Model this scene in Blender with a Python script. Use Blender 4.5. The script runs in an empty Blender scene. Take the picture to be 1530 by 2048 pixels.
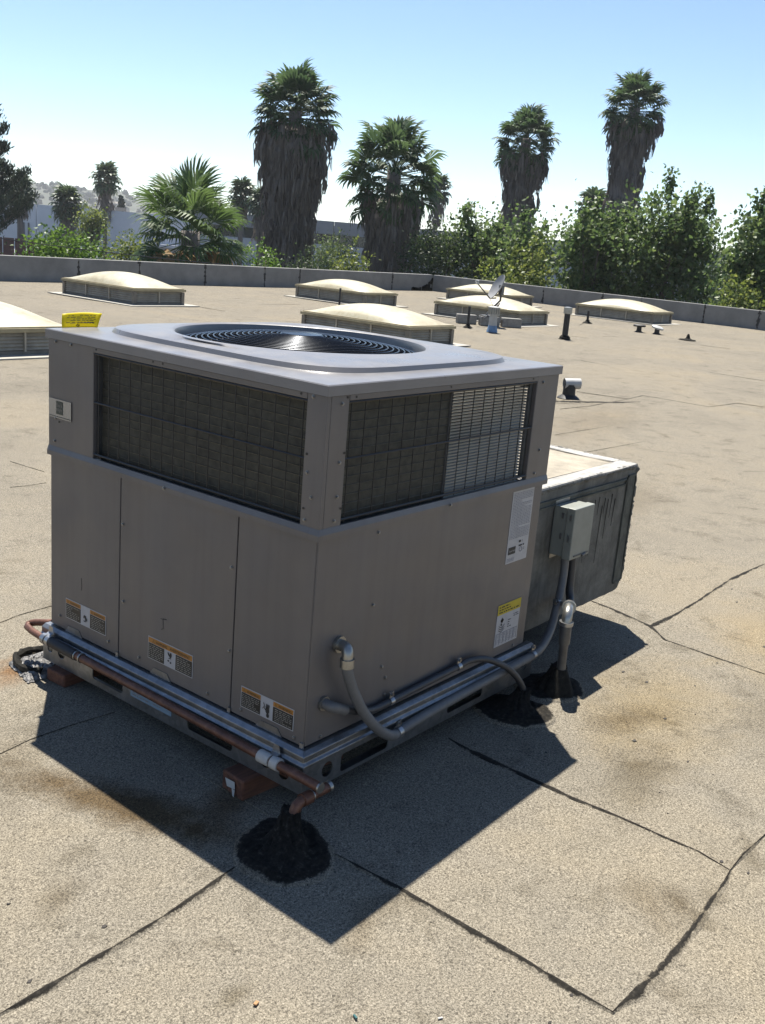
import bpy, bmesh, math, random
import numpy as np
from mathutils import Vector, Matrix
from mathutils.geometry import tessellate_polygon

random.seed(7)
RNG = np.random.default_rng(7)
SC = bpy.context.scene
COL = SC.collection

# ------------------------------------------------------------------ camera, sky, sun, exposure
def set_camera():
    yaw, pitch, roll = math.radians(37.8086), math.radians(-14.9569), math.radians(4.8347)
    fwd = Vector((math.cos(pitch)*math.cos(yaw), math.cos(pitch)*math.sin(yaw), math.sin(pitch)))
    right = Vector((math.sin(yaw), -math.cos(yaw), 0)); up = right.cross(fwd)
    r2 = right*math.cos(roll) + up*math.sin(roll); u2 = -right*math.sin(roll) + up*math.cos(roll)
    m = Matrix((( r2.x, u2.x, -fwd.x, -1.977), (r2.y, u2.y, -fwd.y, -1.7456), (r2.z, u2.z, -fwd.z, 1.6188), (0, 0, 0, 1)))
    cd = bpy.data.cameras.new('camera'); co = bpy.data.objects.new('camera', cd); COL.objects.link(co)
    co.matrix_world = m
    cd.sensor_fit = 'VERTICAL'; cd.sensor_height = 36.0; cd.sensor_width = 36.0
    cd.lens = 2040.28/2048*36.0
    cd.clip_start = 0.05; cd.clip_end = 6000
    SC.camera = co
set_camera()
SUN_DIR = Vector((-0.272, -0.342, -1.0)).normalized()       # the way the light travels
SUN_EL = math.asin(-SUN_DIR.z)
W = bpy.data.worlds.new('World'); SC.world = W; W.use_nodes = True
wn = W.node_tree.nodes; wl = W.node_tree.links
sky = wn.new('ShaderNodeTexSky'); sky.sky_type = 'NISHITA'; sky.sun_disc = False
sky.sun_elevation = SUN_EL
sky.sun_rotation = math.atan2(-SUN_DIR.x, -SUN_DIR.y)
sky.altitude = 2200; sky.air_density = 1.0; sky.dust_density = 0.0; sky.ozone_density = 1.2
wl.new(sky.outputs[0], wn['Background'].inputs[0]); wn['Background'].inputs[1].default_value = 0.075
sd = bpy.data.lights.new('sun', 'SUN'); so = bpy.data.objects.new('sun', sd); COL.objects.link(so)
sd.energy = 5.0; sd.angle = math.radians(0.55); sd.color = (1.0, 0.95, 0.86)
so.rotation_euler = SUN_DIR.to_track_quat('-Z', 'Y').to_euler(); so.location = (10, 12, 40)
SC.view_settings.view_transform = 'Standard'; SC.view_settings.look = 'None'
SC.view_settings.exposure = 1.2; SC.view_settings.gamma = 1.0; SC.view_settings.use_curve_mapping = False

# ------------------------------------------------------------------ helpers
WL = {}
def P2(o): return WL.get(o, Vector((0, 0, 0)))
def link(o): COL.objects.link(o); return o
def tag(o, label, cat, group=None):
    o['label'] = label; o['category'] = cat
    if group: o['group'] = group
    return o
def thing(name, label, cat, loc=(0, 0, 0), group=None):
    o = link(bpy.data.objects.new(name, None)); o.location = loc; o.empty_display_size = 0.05
    WL[o] = Vector(loc)
    return tag(o, label, cat, group)
def place(name, me, parent=None, world=True, loc=None):
    o = link(bpy.data.objects.new(name, me))
    if parent is not None:
        o.parent = parent; WL[o] = P2(parent).copy()
    if loc is not None:
        o.location = Vector(loc) - (P2(parent) if parent is not None else Vector((0, 0, 0)))
        WL[o] = Vector(loc)
    return o
class MB:
    def __init__(s): s.v = []; s.f = []; s.mi = []
    def add(s, vs, fs, mi=0):
        b = len(s.v); s.v += [tuple(p) for p in vs]
        s.f += [tuple(i+b for i in f) for f in fs]; s.mi += [mi]*len(fs); return s
    def box(s, x0, x1, y0, y1, z0, z1, mi=0):
        return s.add([(x0,y0,z0),(x1,y0,z0),(x1,y1,z0),(x0,y1,z0),(x0,y0,z1),(x1,y0,z1),(x1,y1,z1),(x0,y1,z1)],
                     [(0,3,2,1),(4,5,6,7),(0,1,5,4),(1,2,6,5),(2,3,7,6),(3,0,4,7)], mi)
    def obox(s, m, sx, sy, sz, mi=0):
        vs = [m @ Vector((a*sx/2, b*sy/2, c*sz/2)) for c in (-1,1) for a, b in ((-1,-1),(1,-1),(1,1),(-1,1))]
        return s.add(vs, [(0,3,2,1),(4,5,6,7),(0,1,5,4),(1,2,6,5),(2,3,7,6),(3,0,4,7)], mi)
    def tube(s, path, r, n=8, caps=True, closed=False, mi=0):
        P = [Vector(p) for p in path]; k = len(P)
        R = r if isinstance(r, (list, tuple)) else [r]*k
        vs = []; prev = None
        for i in range(k):
            if closed: t = (P[(i+1) % k]-P[i-1])
            else: t = P[min(i+1, k-1)]-P[max(i-1, 0)]
            t.normalize()
            if prev is None:
                a = Vector((0, 0, 1)) if abs(t.z) < .9 else Vector((1, 0, 0))
                u = t.cross(a).normalized()
            else:
                u = (prev - t*prev.dot(t)).normalized()
            prev = u; w = t.cross(u)
            for j in range(n):
                an = 2*math.pi*j/n
                vs.append(P[i] + (u*math.cos(an)+w*math.sin(an))*R[i])
        fs = []
        for i in range(k if closed else k-1):
            for j in range(n):
                a = i*n+j; b = i*n+(j+1) % n; c = ((i+1) % k)*n+(j+1) % n; d = ((i+1) % k)*n+j
                fs.append((a, b, c, d))
        if caps and not closed:
            fs.append(tuple(range(n-1, -1, -1))); fs.append(tuple((k-1)*n+j for j in range(n)))
        return s.add(vs, fs, mi)
    def lathe(s, prof, c=(0, 0, 0), n=24, jit=0, seed=0, mi=0):
        rr = random.Random(seed); vs = []; fs = []
        jj = [1+rr.uniform(-jit, jit) for _ in range(n)]
        for (r, z) in prof:
            for j in range(n):
                a = 2*math.pi*j/n
                vs.append((c[0]+r*jj[j]*math.cos(a), c[1]+r*jj[j]*math.sin(a), c[2]+z))
        for i in range(len(prof)-1):
            for j in range(n):
                fs.append((i*n+j, i*n+(j+1) % n, (i+1)*n+(j+1) % n, (i+1)*n+j))
        if prof[-1][0] > 1e-6: fs.append(tuple((len(prof)-1)*n+j for j in range(n)))
        if prof[0][0] > 1e-6: fs.append(tuple(range(n-1, -1, -1)))
        return s.add(vs, fs, mi)
    def plate(s, outer, holes, axis, c0, c1, mi=0):
        """flat plate with real holes; outer/holes lists of 2D (u,z); axis 'x': u=y, 'y': u=x; c0..c1 thickness"""
        loops = [outer]+holes
        tri = tessellate_polygon([[Vector((a, b, 0)) for a, b in l] for l in loops])
        flat = [p for l in loops for p in l]
        def to(p, c): return (c, p[0], p[1]) if axis == 'x' else (p[0], c, p[1])
        vs = [to(p, c0) for p in flat]+[to(p, c1) for p in flat]; n = len(flat)
        fs = [tuple(t) for t in tri]+[tuple(i+n for i in reversed(t)) for t in tri]
        o = 0
        for l in loops:
            m = len(l)
            for i in range(m): fs.append((o+i, o+(i+1) % m, n+o+(i+1) % m, n+o+i))
            o += m
        return s.add(vs, fs, mi)
    def mesh(s, name, mats, off=(0, 0, 0), smooth=False):
        me = bpy.data.meshes.new(name); o = Vector(off)
        me.from_pydata([tuple(Vector(v)-o) for v in s.v], [], s.f)
        for m in (mats if isinstance(mats, (list, tuple)) else [mats]): me.materials.append(m)
        if len(set(s.mi)) > 1: me.polygons.foreach_set('material_index', s.mi)
        bm = bmesh.new(); bm.from_mesh(me); bmesh.ops.recalc_face_normals(bm, faces=bm.faces); bm.to_mesh(me); bm.free()
        if smooth:
            me.polygons.foreach_set('use_smooth', [True]*len(me.polygons))
            if smooth != 'all': me.set_sharp_from_angle(angle=math.radians(40))
        me.update(); return me
    def build(s, name, mats, parent=None, smooth=False, bevel=0, loc=None):
        off = P2(parent) if parent is not None else Vector((0, 0, 0))
        if loc is not None: off = Vector(loc)
        o = place(name, s.mesh(name, mats, off, smooth), parent, loc=loc)
        if bevel:
            b = o.modifiers.new('bevel', 'BEVEL'); b.width = bevel; b.segments = 2; b.limit_method = 'ANGLE'; b.angle_limit = math.radians(40)
        return o
def np_mesh(name, V, F, mat, smooth=False):
    """V (n,3), F (m,k) arrays -> mesh, fast"""
    me = bpy.data.meshes.new(name); k = F.shape[1]
    me.vertices.add(len(V)); me.vertices.foreach_set('co', V.astype(np.float32).ravel())
    me.loops.add(F.size); me.loops.foreach_set('vertex_index', F.astype(np.int32).ravel())
    me.polygons.add(len(F)); me.polygons.foreach_set('loop_start', np.arange(0, F.size, k, dtype=np.int32))
    if smooth: me.polygons.foreach_set('use_smooth', np.ones(len(F), bool))
    me.materials.append(mat); me.update(calc_edges=True); me.validate(); return me

# ------------------------------------------------------------------ materials
M = {}
def nm(name):
    m = bpy.data.materials.new(name); m.use_nodes = True
    b = m.node_tree.nodes['Principled BSDF']; M[name] = m
    return m, m.node_tree.nodes, m.node_tree.links, b
def ramp(n, stops):
    r = n.new('ShaderNodeValToRGB'); e = r.color_ramp.elements
    while len(e) < len(stops): e.new(0.5)
    for k, (p, c) in enumerate(stops):
        e[k].position = p; e[k].color = (c[0], c[1], c[2], 1)
    return r
def noise(n, l, vec, scale, detail=4, rough=.6, dist=0):
    t = n.new('ShaderNodeTexNoise'); t.inputs['Scale'].default_value = scale; t.inputs['Detail'].default_value = detail
    t.inputs['Roughness'].default_value = rough; t.inputs['Distortion'].default_value = dist
    if vec is not None: l.new(vec, t.inputs['Vector'])
    return t
def mixc(n, l, fac, a, b, mode='MIX'):
    x = n.new('ShaderNodeMix'); x.data_type = 'RGBA'; x.blend_type = mode
    for sock, val in ((x.inputs[0], fac), (x.inputs[6], a), (x.inputs[7], b)):
        if hasattr(val, 'is_output'): l.new(val, sock)
        elif isinstance(val, (tuple, list)): sock.default_value = (val[0], val[1], val[2], 1)
        else: sock.default_value = val
    return x.outputs[2]
def mathn(n, l, op, a, b=None, clamp=False):
    x = n.new('ShaderNodeMath'); x.operation = op; x.use_clamp = clamp
    for k, val in enumerate((a, b)):
        if val is None: continue
        if hasattr(val, 'is_output'): l.new(val, x.inputs[k])
        else: x.inputs[k].default_value = val
    return x.outputs[0]
def coords(n, which='Object'):
    return n.new('ShaderNodeTexCoord').outputs[which]
def wpos(n): return n.new('ShaderNodeNewGeometry').outputs['Position']
def bump(n, l, b, h, strength, dist):
    x = n.new('ShaderNodeBump'); x.inputs['Strength'].default_value = strength; x.inputs['Distance'].default_value = dist
    l.new(h, x.inputs['Height']); l.new(x.outputs[0], b.inputs['Normal']); return x
def simple(name, col, rough=.6, metal=0, var=.12, scale=12, bumps=0, bscale=60, spec=.5):
    m, n, l, b = nm(name)
    col = tuple(c*.56 for c in col)
    v = wpos(n)
    t = noise(n, l, v, scale, 5, .65)
    dark = tuple(c*(1-var*1.6) for c in col); lite = tuple(min(.85, c*(1+var)) for c in col)
    r = ramp(n, [(.3, dark), (.7, lite)]); l.new(t.outputs['Fac'], r.inputs[0]); l.new(r.outputs[0], b.inputs['Base Color'])
    b.inputs['Roughness'].default_value = rough; b.inputs['Metallic'].default_value = metal
    b.inputs['Specular IOR Level'].default_value = spec
    if bumps:
        t2 = noise(n, l, v, bscale, 4, .6); bump(n, l, b, t2.outputs['Fac'], bumps, .01)
    return m

def roof_material():
    m, n, l, b = nm('cap_sheet')
    v = wpos(n)
    # mineral granules
    g1 = noise(n, l, v, 165, 3, .72, .5)
    r1 = ramp(n, [(.27, (.044, .040, .034)), (.42, (.132, .120, .099)), (.55, (.210, .192, .158)), (.72, (.278, .256, .214))])
    l.new(g1.outputs['Fac'], r1.inputs[0])
    g2 = noise(n, l, v, 330, 2, .6)
    r2 = ramp(n, [(.35, (.62, .62, .62)), (.65, (1.22, 1.22, 1.22))]); l.new(g2.outputs['Fac'], r2.inputs[0])
    c = mixc(n, l, 1.0, r1.outputs[0], r2.outputs[0], 'MULTIPLY')
    # large tone changes between sheets and weathered areas
    big = noise(n, l, v, .55, 5, .6, .8)
    rb = ramp(n, [(.32, (.86, .84, .81)), (.5, (1.0, .975, .935)), (.68, (1.09, 1.035, .94))]); l.new(big.outputs['Fac'], rb.inputs[0])
    c = mixc(n, l, 1.0, c, rb.outputs[0], 'MULTIPLY')
    mid = noise(n, l, v, 4.5, 6, .68, .4)
    rm = ramp(n, [(.30, (.58, .56, .52)), (.45, (.98, .98, .98)), (.75, (1.09, 1.07, 1.03))]); l.new(mid.outputs['Fac'], rm.inputs[0])
    c = mixc(n, l, .85, c, rm.outputs[0], 'MULTIPLY')
    # scuffs where granules are gone
    sc = noise(n, l, v, 17, 4, .8, 1.2)
    rs = ramp(n, [(.655, (0, 0, 0)), (.71, (1, 1, 1))]); l.new(sc.outputs['Fac'], rs.inputs[0])
    msk = noise(n, l, v, 1.7, 3, .6); rk = ramp(n, [(.42, (0, 0, 0)), (.62, (.75, .75, .75))]); l.new(msk.outputs['Fac'], rk.inputs[0])
    f = mathn(n, l, 'MULTIPLY', rs.outputs[0], rk.outputs[0])
    c = mixc(n, l, f, c, (.06, .052, .042))
    # stains with a place of their own
    sep = n.new('ShaderNodeSeparateXYZ'); l.new(v, sep.inputs[0])
    def stain(x, y, rx, ry, ang, col, amt, c, ns=9):
        ca, sa = math.cos(ang), math.sin(ang)
        dx = mathn(n, l, 'SUBTRACT', sep.outputs[0], x); dy = mathn(n, l, 'SUBTRACT', sep.outputs[1], y)
        u = mathn(n, l, 'ADD', mathn(n, l, 'MULTIPLY', dx, ca/rx), mathn(n, l, 'MULTIPLY', dy, sa/rx))
        w = mathn(n, l, 'ADD', mathn(n, l, 'MULTIPLY', dx, -sa/ry), mathn(n, l, 'MULTIPLY', dy, ca/ry))
        d = mathn(n, l, 'SQRT', mathn(n, l, 'ADD', mathn(n, l, 'MULTIPLY', u, u), mathn(n, l, 'MULTIPLY', w, w)))
        t = noise(n, l, v, ns, 5, .7, .5)
        d2 = mathn(n, l, 'ADD', d, mathn(n, l, 'MULTIPLY', mathn(n, l, 'SUBTRACT', t.outputs['Fac'], .5), 1.6))
        f = mathn(n, l, 'MULTIPLY', mathn(n, l, 'SUBTRACT', 1.15, d2, True), amt, True)
        return mixc(n, l, f, c, mixc(n, l, 1.0, c, col, 'MULTIPLY'))
    for a in STAINS: c = stain(*a[:7], c, *(a[7:]))
    # asphalt bleed and mastic, where a lap or patch carries it
    at_ = n.new('ShaderNodeAttribute'); at_.attribute_name = 'tar'
    tn1 = noise(n, l, v, 70, 4, .7); tn2 = noise(n, l, v, 9, 4, .6)
    tf = mathn(n, l, 'ADD', at_.outputs['Fac'], mathn(n, l, 'ADD', mathn(n, l, 'MULTIPLY', mathn(n, l, 'SUBTRACT', tn1.outputs['Fac'], .5), 1.1), mathn(n, l, 'MULTIPLY', mathn(n, l, 'SUBTRACT', tn2.outputs['Fac'], .5), 1.9)))
    tr_ = ramp(n, [(.40, (0, 0, 0)), (.62, (1, 1, 1))]); l.new(tf, tr_.inputs[0])
    gate = mathn(n, l, 'MULTIPLY', at_.outputs['Fac'], 6.0, True)
    tcol = ramp(n, [(.34, (.007, .0064, .0055)), (.58, (.020, .0178, .0145)), (.78, (.075, .066, .052))]); l.new(tn1.outputs['Fac'], tcol.inputs[0])
    c = mixc(n, l, mathn(n, l, 'MULTIPLY', at_.outputs['Fac'], .45), c, mixc(n, l, 1.0, c, (.55, .51, .45), 'MULTIPLY'))
    c = mixc(n, l, mathn(n, l, 'MULTIPLY', tr_.outputs[0], gate), c, tcol.outputs[0])
    l.new(c, b.inputs['Base Color']); b.inputs['Roughness'].default_value = .95; b.inputs['Specular IOR Level'].default_value = .15
    h = mathn(n, l, 'ADD', g1.outputs['Fac'], mathn(n, l, 'MULTIPLY', mid.outputs['Fac'], .6))
    bump(n, l, b, h, .5, .004)
    return m
STAINS = [(-.33, .33, .50, .10, -.75+1.57+1.1, (.46, .37, .26), 1.2),      # rust-brown run-off from the front sleeper
          (-.12, .17, .16, .09, .6, (.45, .36, .27), .9),
          (-.08, 1.32, .18, .10, .3, (.78, .50, .30), .9),
          (1.45, -.45, .55, .28, .2, (1.02, .90, .66), .75, 3), (2.6, -.6, .8, .35, .3, (1.03, .92, .70), .7, 3),
          (1.30, -.42, .22, .10, -.3, (.50, .46, .40), .8), (.95, -.62, .30, .12, .2, (.62, .59, .53), .8), (-.25, -.45, .12, .05, .4, (.62, .58, .52), .8), (-.45, .75, .25, .10, 1.0, (.74, .71, .66), .8), (2.3, -1.2, .5, .2, .4, (.66, .63, .58), .8), (4.5, 1.2, .9, .3, .2, (.82, .78, .72), .8), (7.5, 3.0, 1.6, .5, .2, (.84, .80, .75), .8), (1.75, -.75, .40, .16, .1, (.72, .70, .66), .7),
          (.42, -.98, .10, .05, .8, (.52, .48, .42), .9), (.36, -.93, .16, .08, .8, (.70, .66, .6), .8),
          (-.70, .15, .09, .05, .4, (.55, .52, .47), .8), (-.62, -.66, .07, .05, .4, (.5, .47, .40), .9), (-.62, -.40, .06, .03, 0, (.6, .57, .5), .8)]
roof_material()

def metal_paint():
    m, n, l, b = nm('unit_paint')
    v = wpos(n)
    t = noise(n, l, v, 3.2, 5, .6); r = ramp(n, [(.3, (.110, .102, .100)), (.7, (.132, .123, .121))]); l.new(t.outputs['Fac'], r.inputs[0])
    # vertical dust runs and faint grime
    mp = n.new('ShaderNodeMapping'); mp.inputs['Scale'].default_value = (30, 30, 1.2); l.new(v, mp.inputs[0])
    t2 = noise(n, l, mp.outputs[0], 1.0, 4, .6); r2 = ramp(n, [(.32, (.80, .79, .77)), (.5, (1, 1, 1)), (.72, (1.13, 1.11, 1.07))]); l.new(t2.outputs['Fac'], r2.inputs[0])
    c = mixc(n, l, .32, r.outputs[0], r2.outputs[0], 'MULTIPLY')
    l.new(c, b.inputs['Base Color']); b.inputs['Roughness'].default_value = .42; b.inputs['Metallic'].default_value = .25
    t3 = noise(n, l, v, 2.6, 2, .4); bump(n, l, b, t3.outputs['Fac'], .35, .02)
    t4 = noise(n, l, v, 7, 3, .5); rr = ramp(n, [(.3, (.36,)*3), (.7, (.5,)*3)]); l.new(t4.outputs['Fac'], rr.inputs[0]); l.new(rr.outputs[0], b.inputs['Roughness'])
    return m
metal_paint()
def coated_top():
    m, n, l, b = nm('top_paint')
    v = wpos(n)
    t = noise(n, l, v, 5, 5, .6); r = ramp(n, [(.3, (.148, .144, .147)), (.7, (.177, .173, .176))]); l.new(t.outputs['Fac'], r.inputs[0])
    l.new(r.outputs[0], b.inputs['Base Color']); b.inputs['Metallic'].default_value = .12
    t4 = noise(n, l, v, 9, 4, .6); rr = ramp(n, [(.3, (.26,)*3), (.7, (.42,)*3)]); l.new(t4.outputs['Fac'], rr.inputs[0]); l.new(rr.outputs[0], b.inputs['Roughness'])
    t3 = noise(n, l, v, 200, 2, .5); bump(n, l, b, t3.outputs['Fac'], .08, .002)
coated_top()
def galv():
    m, n, l, b = nm('galvanised')
    v = wpos(n)
    vo = n.new('ShaderNodeTexVoronoi'); vo.inputs['Scale'].default_value = 55; l.new(v, vo.inputs['Vector'])
    r = ramp(n, [(0, (.19, .20, .212)), (1, (.27, .28, .292))]); l.new(vo.outputs['Color'], r.inputs[0])
    t = noise(n, l, v, 8, 5, .7); r2 = ramp(n, [(.3, (.65, .64, .62)), (.6, (1, 1, 1))]); l.new(t.outputs['Fac'], r2.inputs[0])
    l.new(mixc(n, l, .8, r.outputs[0], r2.outputs[0], 'MULTIPLY'), b.inputs['Base Color'])
    b.inputs['Metallic'].default_value = .85; b.inputs['Roughness'].default_value = .38
galv()
def wood():
    m, n, l, b = nm('redwood')
    v = wpos(n); mp = n.new('ShaderNodeMapping'); mp.inputs['Scale'].default_value = (6, 60, 60); l.new(v, mp.inputs[0])
    t = noise(n, l, mp.outputs[0], 1.4, 5, .6, .4); r = ramp(n, [(.3, (.045, .017, .010)), (.7, (.15, .058, .030))]); l.new(t.outputs['Fac'], r.inputs[0])
    l.new(r.outputs[0], b.inputs['Base Color']); b.inputs['Roughness'].default_value = .8; bump(n, l, b, t.outputs['Fac'], .5, .004)
wood()
def rust_pipe():
    m, n, l, b = nm('rusty_copper')
    v = wpos(n); t = noise(n, l, v, 35, 6, .7); r = ramp(n, [(.3, (.06, .026, .017)), (.55, (.125, .055, .034)), (.75, (.20, .105, .068))]); l.new(t.outputs['Fac'], r.inputs[0])
    l.new(r.outputs[0], b.inputs['Base Color']); b.inputs['Roughness'].default_value = .5; b.inputs['Metallic'].default_value = .35; bump(n, l, b, t.outputs['Fac'], .2, .002)
rust_pipe()
def tar_m():
    m, n, l, b = nm('tar')
    v = wpos(n); t = noise(n, l, v, 45, 6, .75); r = ramp(n, [(.32, (.008, .0078, .007)), (.6, (.024, .0225, .019)), (.8, (.075, .068, .056))]); l.new(t.outputs['Fac'], r.inputs[0])
    l.new(r.outputs[0], b.inputs['Base Color']); b.inputs['Roughness'].default_value = .95; b.inputs['Specular IOR Level'].default_value = .12; bump(n, l, b, t.outputs['Fac'], .8, .006)
tar_m()
def dome_m():
    m, n, l, b = nm('dome_fibreglass')
    v = wpos(n); t = noise(n, l, v, 2.2, 6, .65); r = ramp(n, [(.3, (.29, .245, .155)), (.5, (.38, .345, .24)), (.72, (.43, .405, .31))]); l.new(t.outputs['Fac'], r.inputs[0])
    t2 = noise(n, l, v, 14, 5, .7); r2 = ramp(n, [(.32, (.80, .76, .66)), (.55, (1, 1, 1))]); l.new(t2.outputs['Fac'], r2.inputs[0])
    l.new(mixc(n, l, .7, r.outputs[0], r2.outputs[0], 'MULTIPLY'), b.inputs['Base Color']); b.inputs['Roughness'].default_value = .45
    b.inputs['Subsurface Weight'].default_value = 0.0
dome_m()
def duct_m():
    m, n, l, b = nm('duct_mastic')
    v = wpos(n)
    t = noise(n, l, v, 7, 6, .7, .6); r = ramp(n, [(.3, (.056, .054, .046)), (.5, (.106, .103, .090)), (.72, (.168, .162, .140))]); l.new(t.outputs['Fac'], r.inputs[0])
    mp = n.new('ShaderNodeMapping'); mp.inputs['Scale'].default_value = (28, 28, 2.2); l.new(v, mp.inputs[0])
    t2 = noise(n, l, mp.outputs[0], 1.0, 4, .6); r2 = ramp(n, [(.30, (.45, .44, .40)), (.5, (1, 1, 1))]); l.new(t2.outputs['Fac'], r2.inputs[0])
    l.new(mixc(n, l, .6, r.outputs[0], r2.outputs[0], 'MULTIPLY'), b.inputs['Base Color']); b.inputs['Roughness'].default_value = .8
    t3 = noise(n, l, v, 40, 5, .7); bump(n, l, b, t3.outputs['Fac'], .5, .008)
duct_m()
def bark(name, c0, c1, sz=2):
    m, n, l, b = nm(name)
    v = wpos(n); mp = n.new('ShaderNodeMapping'); mp.inputs['Scale'].default_value = (9, 9, sz); l.new(v, mp.inputs[0])
    t = noise(n, l, mp.outputs[0], 1.0, 5, .7); r = ramp(n, [(.3, c0), (.7, c1)]); l.new(t.outputs['Fac'], r.inputs[0])
    l.new(r.outputs[0], b.inputs['Base Color']); b.inputs['Roughness'].default_value = .9
    bump(n, l, b, t.outputs['Fac'], .6, .05)
bark('bark', (.06, .05, .04), (.17, .14, .11)); bark('palm_bark', (.09, .078, .070), (.21, .180, .155), .6)
def leaf_m(name, cols, trans=.35, rough=.5, island=True, hue=.485):
    m, n, l, b = nm(name)
    g = n.new('ShaderNodeNewGeometry')
    r = ramp(n, [(k/(len(cols)-1), c) for k, c in enumerate(cols)])
    if island:
        t = noise(n, l, g.outputs['Position'], .8, 3, .6)
        f = mathn(n, l, 'ADD', mathn(n, l, 'MULTIPLY', g.outputs['Random Per Island'], .6), mathn(n, l, 'MULTIPLY', t.outputs['Fac'], .4))
        l.new(f, r.inputs[0])
    else:
        oi = n.new('ShaderNodeObjectInfo'); l.new(oi.outputs['Random'], r.inputs[0])
    l.new(r.outputs[0], b.inputs['Base Color']); b.inputs['Roughness'].default_value = rough; b.inputs['Specular IOR Level'].default_value = .4
    tr = n.new('ShaderNodeBsdfTranslucent'); hs = n.new('ShaderNodeHueSaturation'); hs.inputs['Value'].default_value = 1.5; hs.inputs['Hue'].default_value = hue
    l.new(r.outputs[0], hs.inputs['Color']); l.new(hs.outputs[0], tr.inputs[0])
    mx = n.new('ShaderNodeMixShader'); mx.inputs[0].default_value = trans
    l.new(b.outputs[0], mx.inputs[1]); l.new(tr.outputs[0], mx.inputs[2])
    l.new(mx.outputs[0], n['Material Output'].inputs['Surface'])
leaf_m('palm_leaf', [(.030, .058, .024), (.048, .086, .033), (.070, .114, .042)], .36, .6, False)
leaf_m('fan_leaf', [(.04, .075, .02), (.06, .105, .03), (.085, .135, .04)], .38, .55, False)
leaf_m('palm_leaf_small', [(.025, .045, .022), (.045, .075, .032), (.07, .10, .045)], .25, .45)
leaf_m('dead_frond', [(.10, .086, .075), (.17, .145, .122), (.25, .215, .178)], .2, .85)
leaf_m('tan_frond', [(.26, .16, .06), (.38, .26, .12), (.46, .36, .20)], .45, .7, False)
leaf_m('sycamore_leaf', [(.028, .056, .018), (.052, .095, .028), (.095, .145, .045), (.165, .20, .065)], .45, .5)
leaf_m('dark_leaf', [(.02, .04, .015), (.035, .06, .02), (.06, .09, .03)], .3, .5)
leaf_m('bright_leaf', [(.04, .085, .012), (.07, .14, .02), (.12, .20, .035)], .4, .5)
leaf_m('yellow_leaf', [(.05, .085, .018), (.11, .15, .03), (.20, .22, .055)], .4, .5)
leaf_m('pepper_leaf', [(.05, .085, .03), (.085, .125, .045), (.12, .16, .06)], .35, .55)
leaf_m('pine_leaf', [(.012, .024, .013), (.022, .038, .02), (.034, .052, .026)], .12, .7)

simple('concrete', (.34, .335, .32), .9, 0, .16, 1.6, .35, 25)
simple('caulk', (.05, .048, .045), .8, 0, .3, 6)
simple('cream_frame', (.52, .44, .26), .6, 0, .15, 6)
simple('louver_white', (.62, .56, .45), .7, 0, .18, 5)
simple('curb_dark', (.30, .27, .22), .85, 0, .2, 6)
simple('flashing_light', (.56, .53, .46), .85, 0, .12, 6)
simple('coil_fin', (.085, .080, .060), .7, .2, .35, 45)
simple('coil_tube', (.20, .18, .13), .5, .5, .2, 30)
simple('black_wire', (.015, .015, .016), .45, 0, .1, 20)
simple('grille_wire', (.05, .055, .065), .25, .75, .1, 20)
simple('louver_fin', (.33, .32, .28), .5, .1, .1, 20)
simple('inner_dark', (.03, .03, .032), .7, .2, .2, 10)
simple('inner_metal', (.30, .30, .30), .5, .5, .2, 10)
simple('screw_steel', (.40, .40, .40), .32, .9, .1, 60)
simple('label_white', (.62, .62, .64), .45, 0, .05, 30)
simple('label_orange', (.62, .26, .035), .45, 0, .06, 30)
simple('label_black', (.018, .018, .018), .4, 0, .1, 30)
simple('label_yellow', (.72, .55, .02), .45, 0, .06, 30)
simple('label_blue', (.30, .44, .58), .4, 0, .08, 30)
simple('ink', (.03, .03, .03), .6, 0, .1, 30)
simple('ink_pale', (.34, .34, .37), .6, 0, .1, 30)
simple('ink_light', (.40, .38, .34), .6, 0, .1, 30)
simple('badge_silver', (.55, .56, .57), .25, .6, .06, 10)
simple('badge_green', (.03, .055, .05), .4, 0, .1, 10)
leaf_m('tag_yellow', [(.62, .52, .008), (.70, .60, .012)], .45, .5, True, .5)
simple('conduit_grey', (.20, .20, .20), .55, 0, .12, 25)
simple('conduit_dark', (.06, .062, .068), .5, 0, .15, 25)
simple('fitting_zinc', (.55, .54, .50), .35, .85, .1, 40)
simple('clamp_zinc', (.62, .63, .64), .3, .9, .1, 40)
simple('box_grey', (.36, .38, .34), .5, .1, .08, 14, .05)
simple('pipe_wrap', (.018, .018, .02), .6, 0, .2, 20)
simple('foil', (.30, .29, .28), .6, .3, .45, 40, .8, 70)
simple('black_pipe', (.03, .028, .026), .6, .1, .3, 20)
simple('white_vent', (.62, .62, .60), .5, 0, .1, 8)
simple('blue_paint', (.22, .38, .60), .6, 0, .2, 14)
simple('dish_grey', (.42, .42, .42), .5, .1, .1, 6)
simple('mast_grey', (.20, .20, .20), .5, .4, .2, 12)
simple('cinder', (.40, .385, .35), .95, 0, .2, 14, .5, 60)
simple('asphalt', (.055, .055, .055), .9, 0, .2, 1.2)
simple('wall_white', (1.12, 1.12, 1.14), .85, 0, .05, .4)
simple('wall_grey', (.50, .50, .50), .85, 0, .07, .5)
simple('wall_pale', (.78, .80, .83), .85, 0, .06, .5)
simple('dark_opening', (.03, .025, .022), .8, 0, .2, 2)
simple('glass_green', (.02, .045, .045), .12, 0, .2, .6, spec=.8)
simple('red_fence', (.16, .055, .045), .8, 0, .2, 2)
simple('car_white', (.7, .7, .7), .25, 0, .03, 2)
simple('tyre', (.02, .02, .02), .8, 0, .1, 20)
simple('hill_scrub', (.085, .095, .065), .95, 0, .25, .03)
simple('far_tree', (.03, .042, .026), .9, 0, .3, .2)
simple('far_house', (.42, .39, .35), .9, 0, .1, .2)
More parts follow.
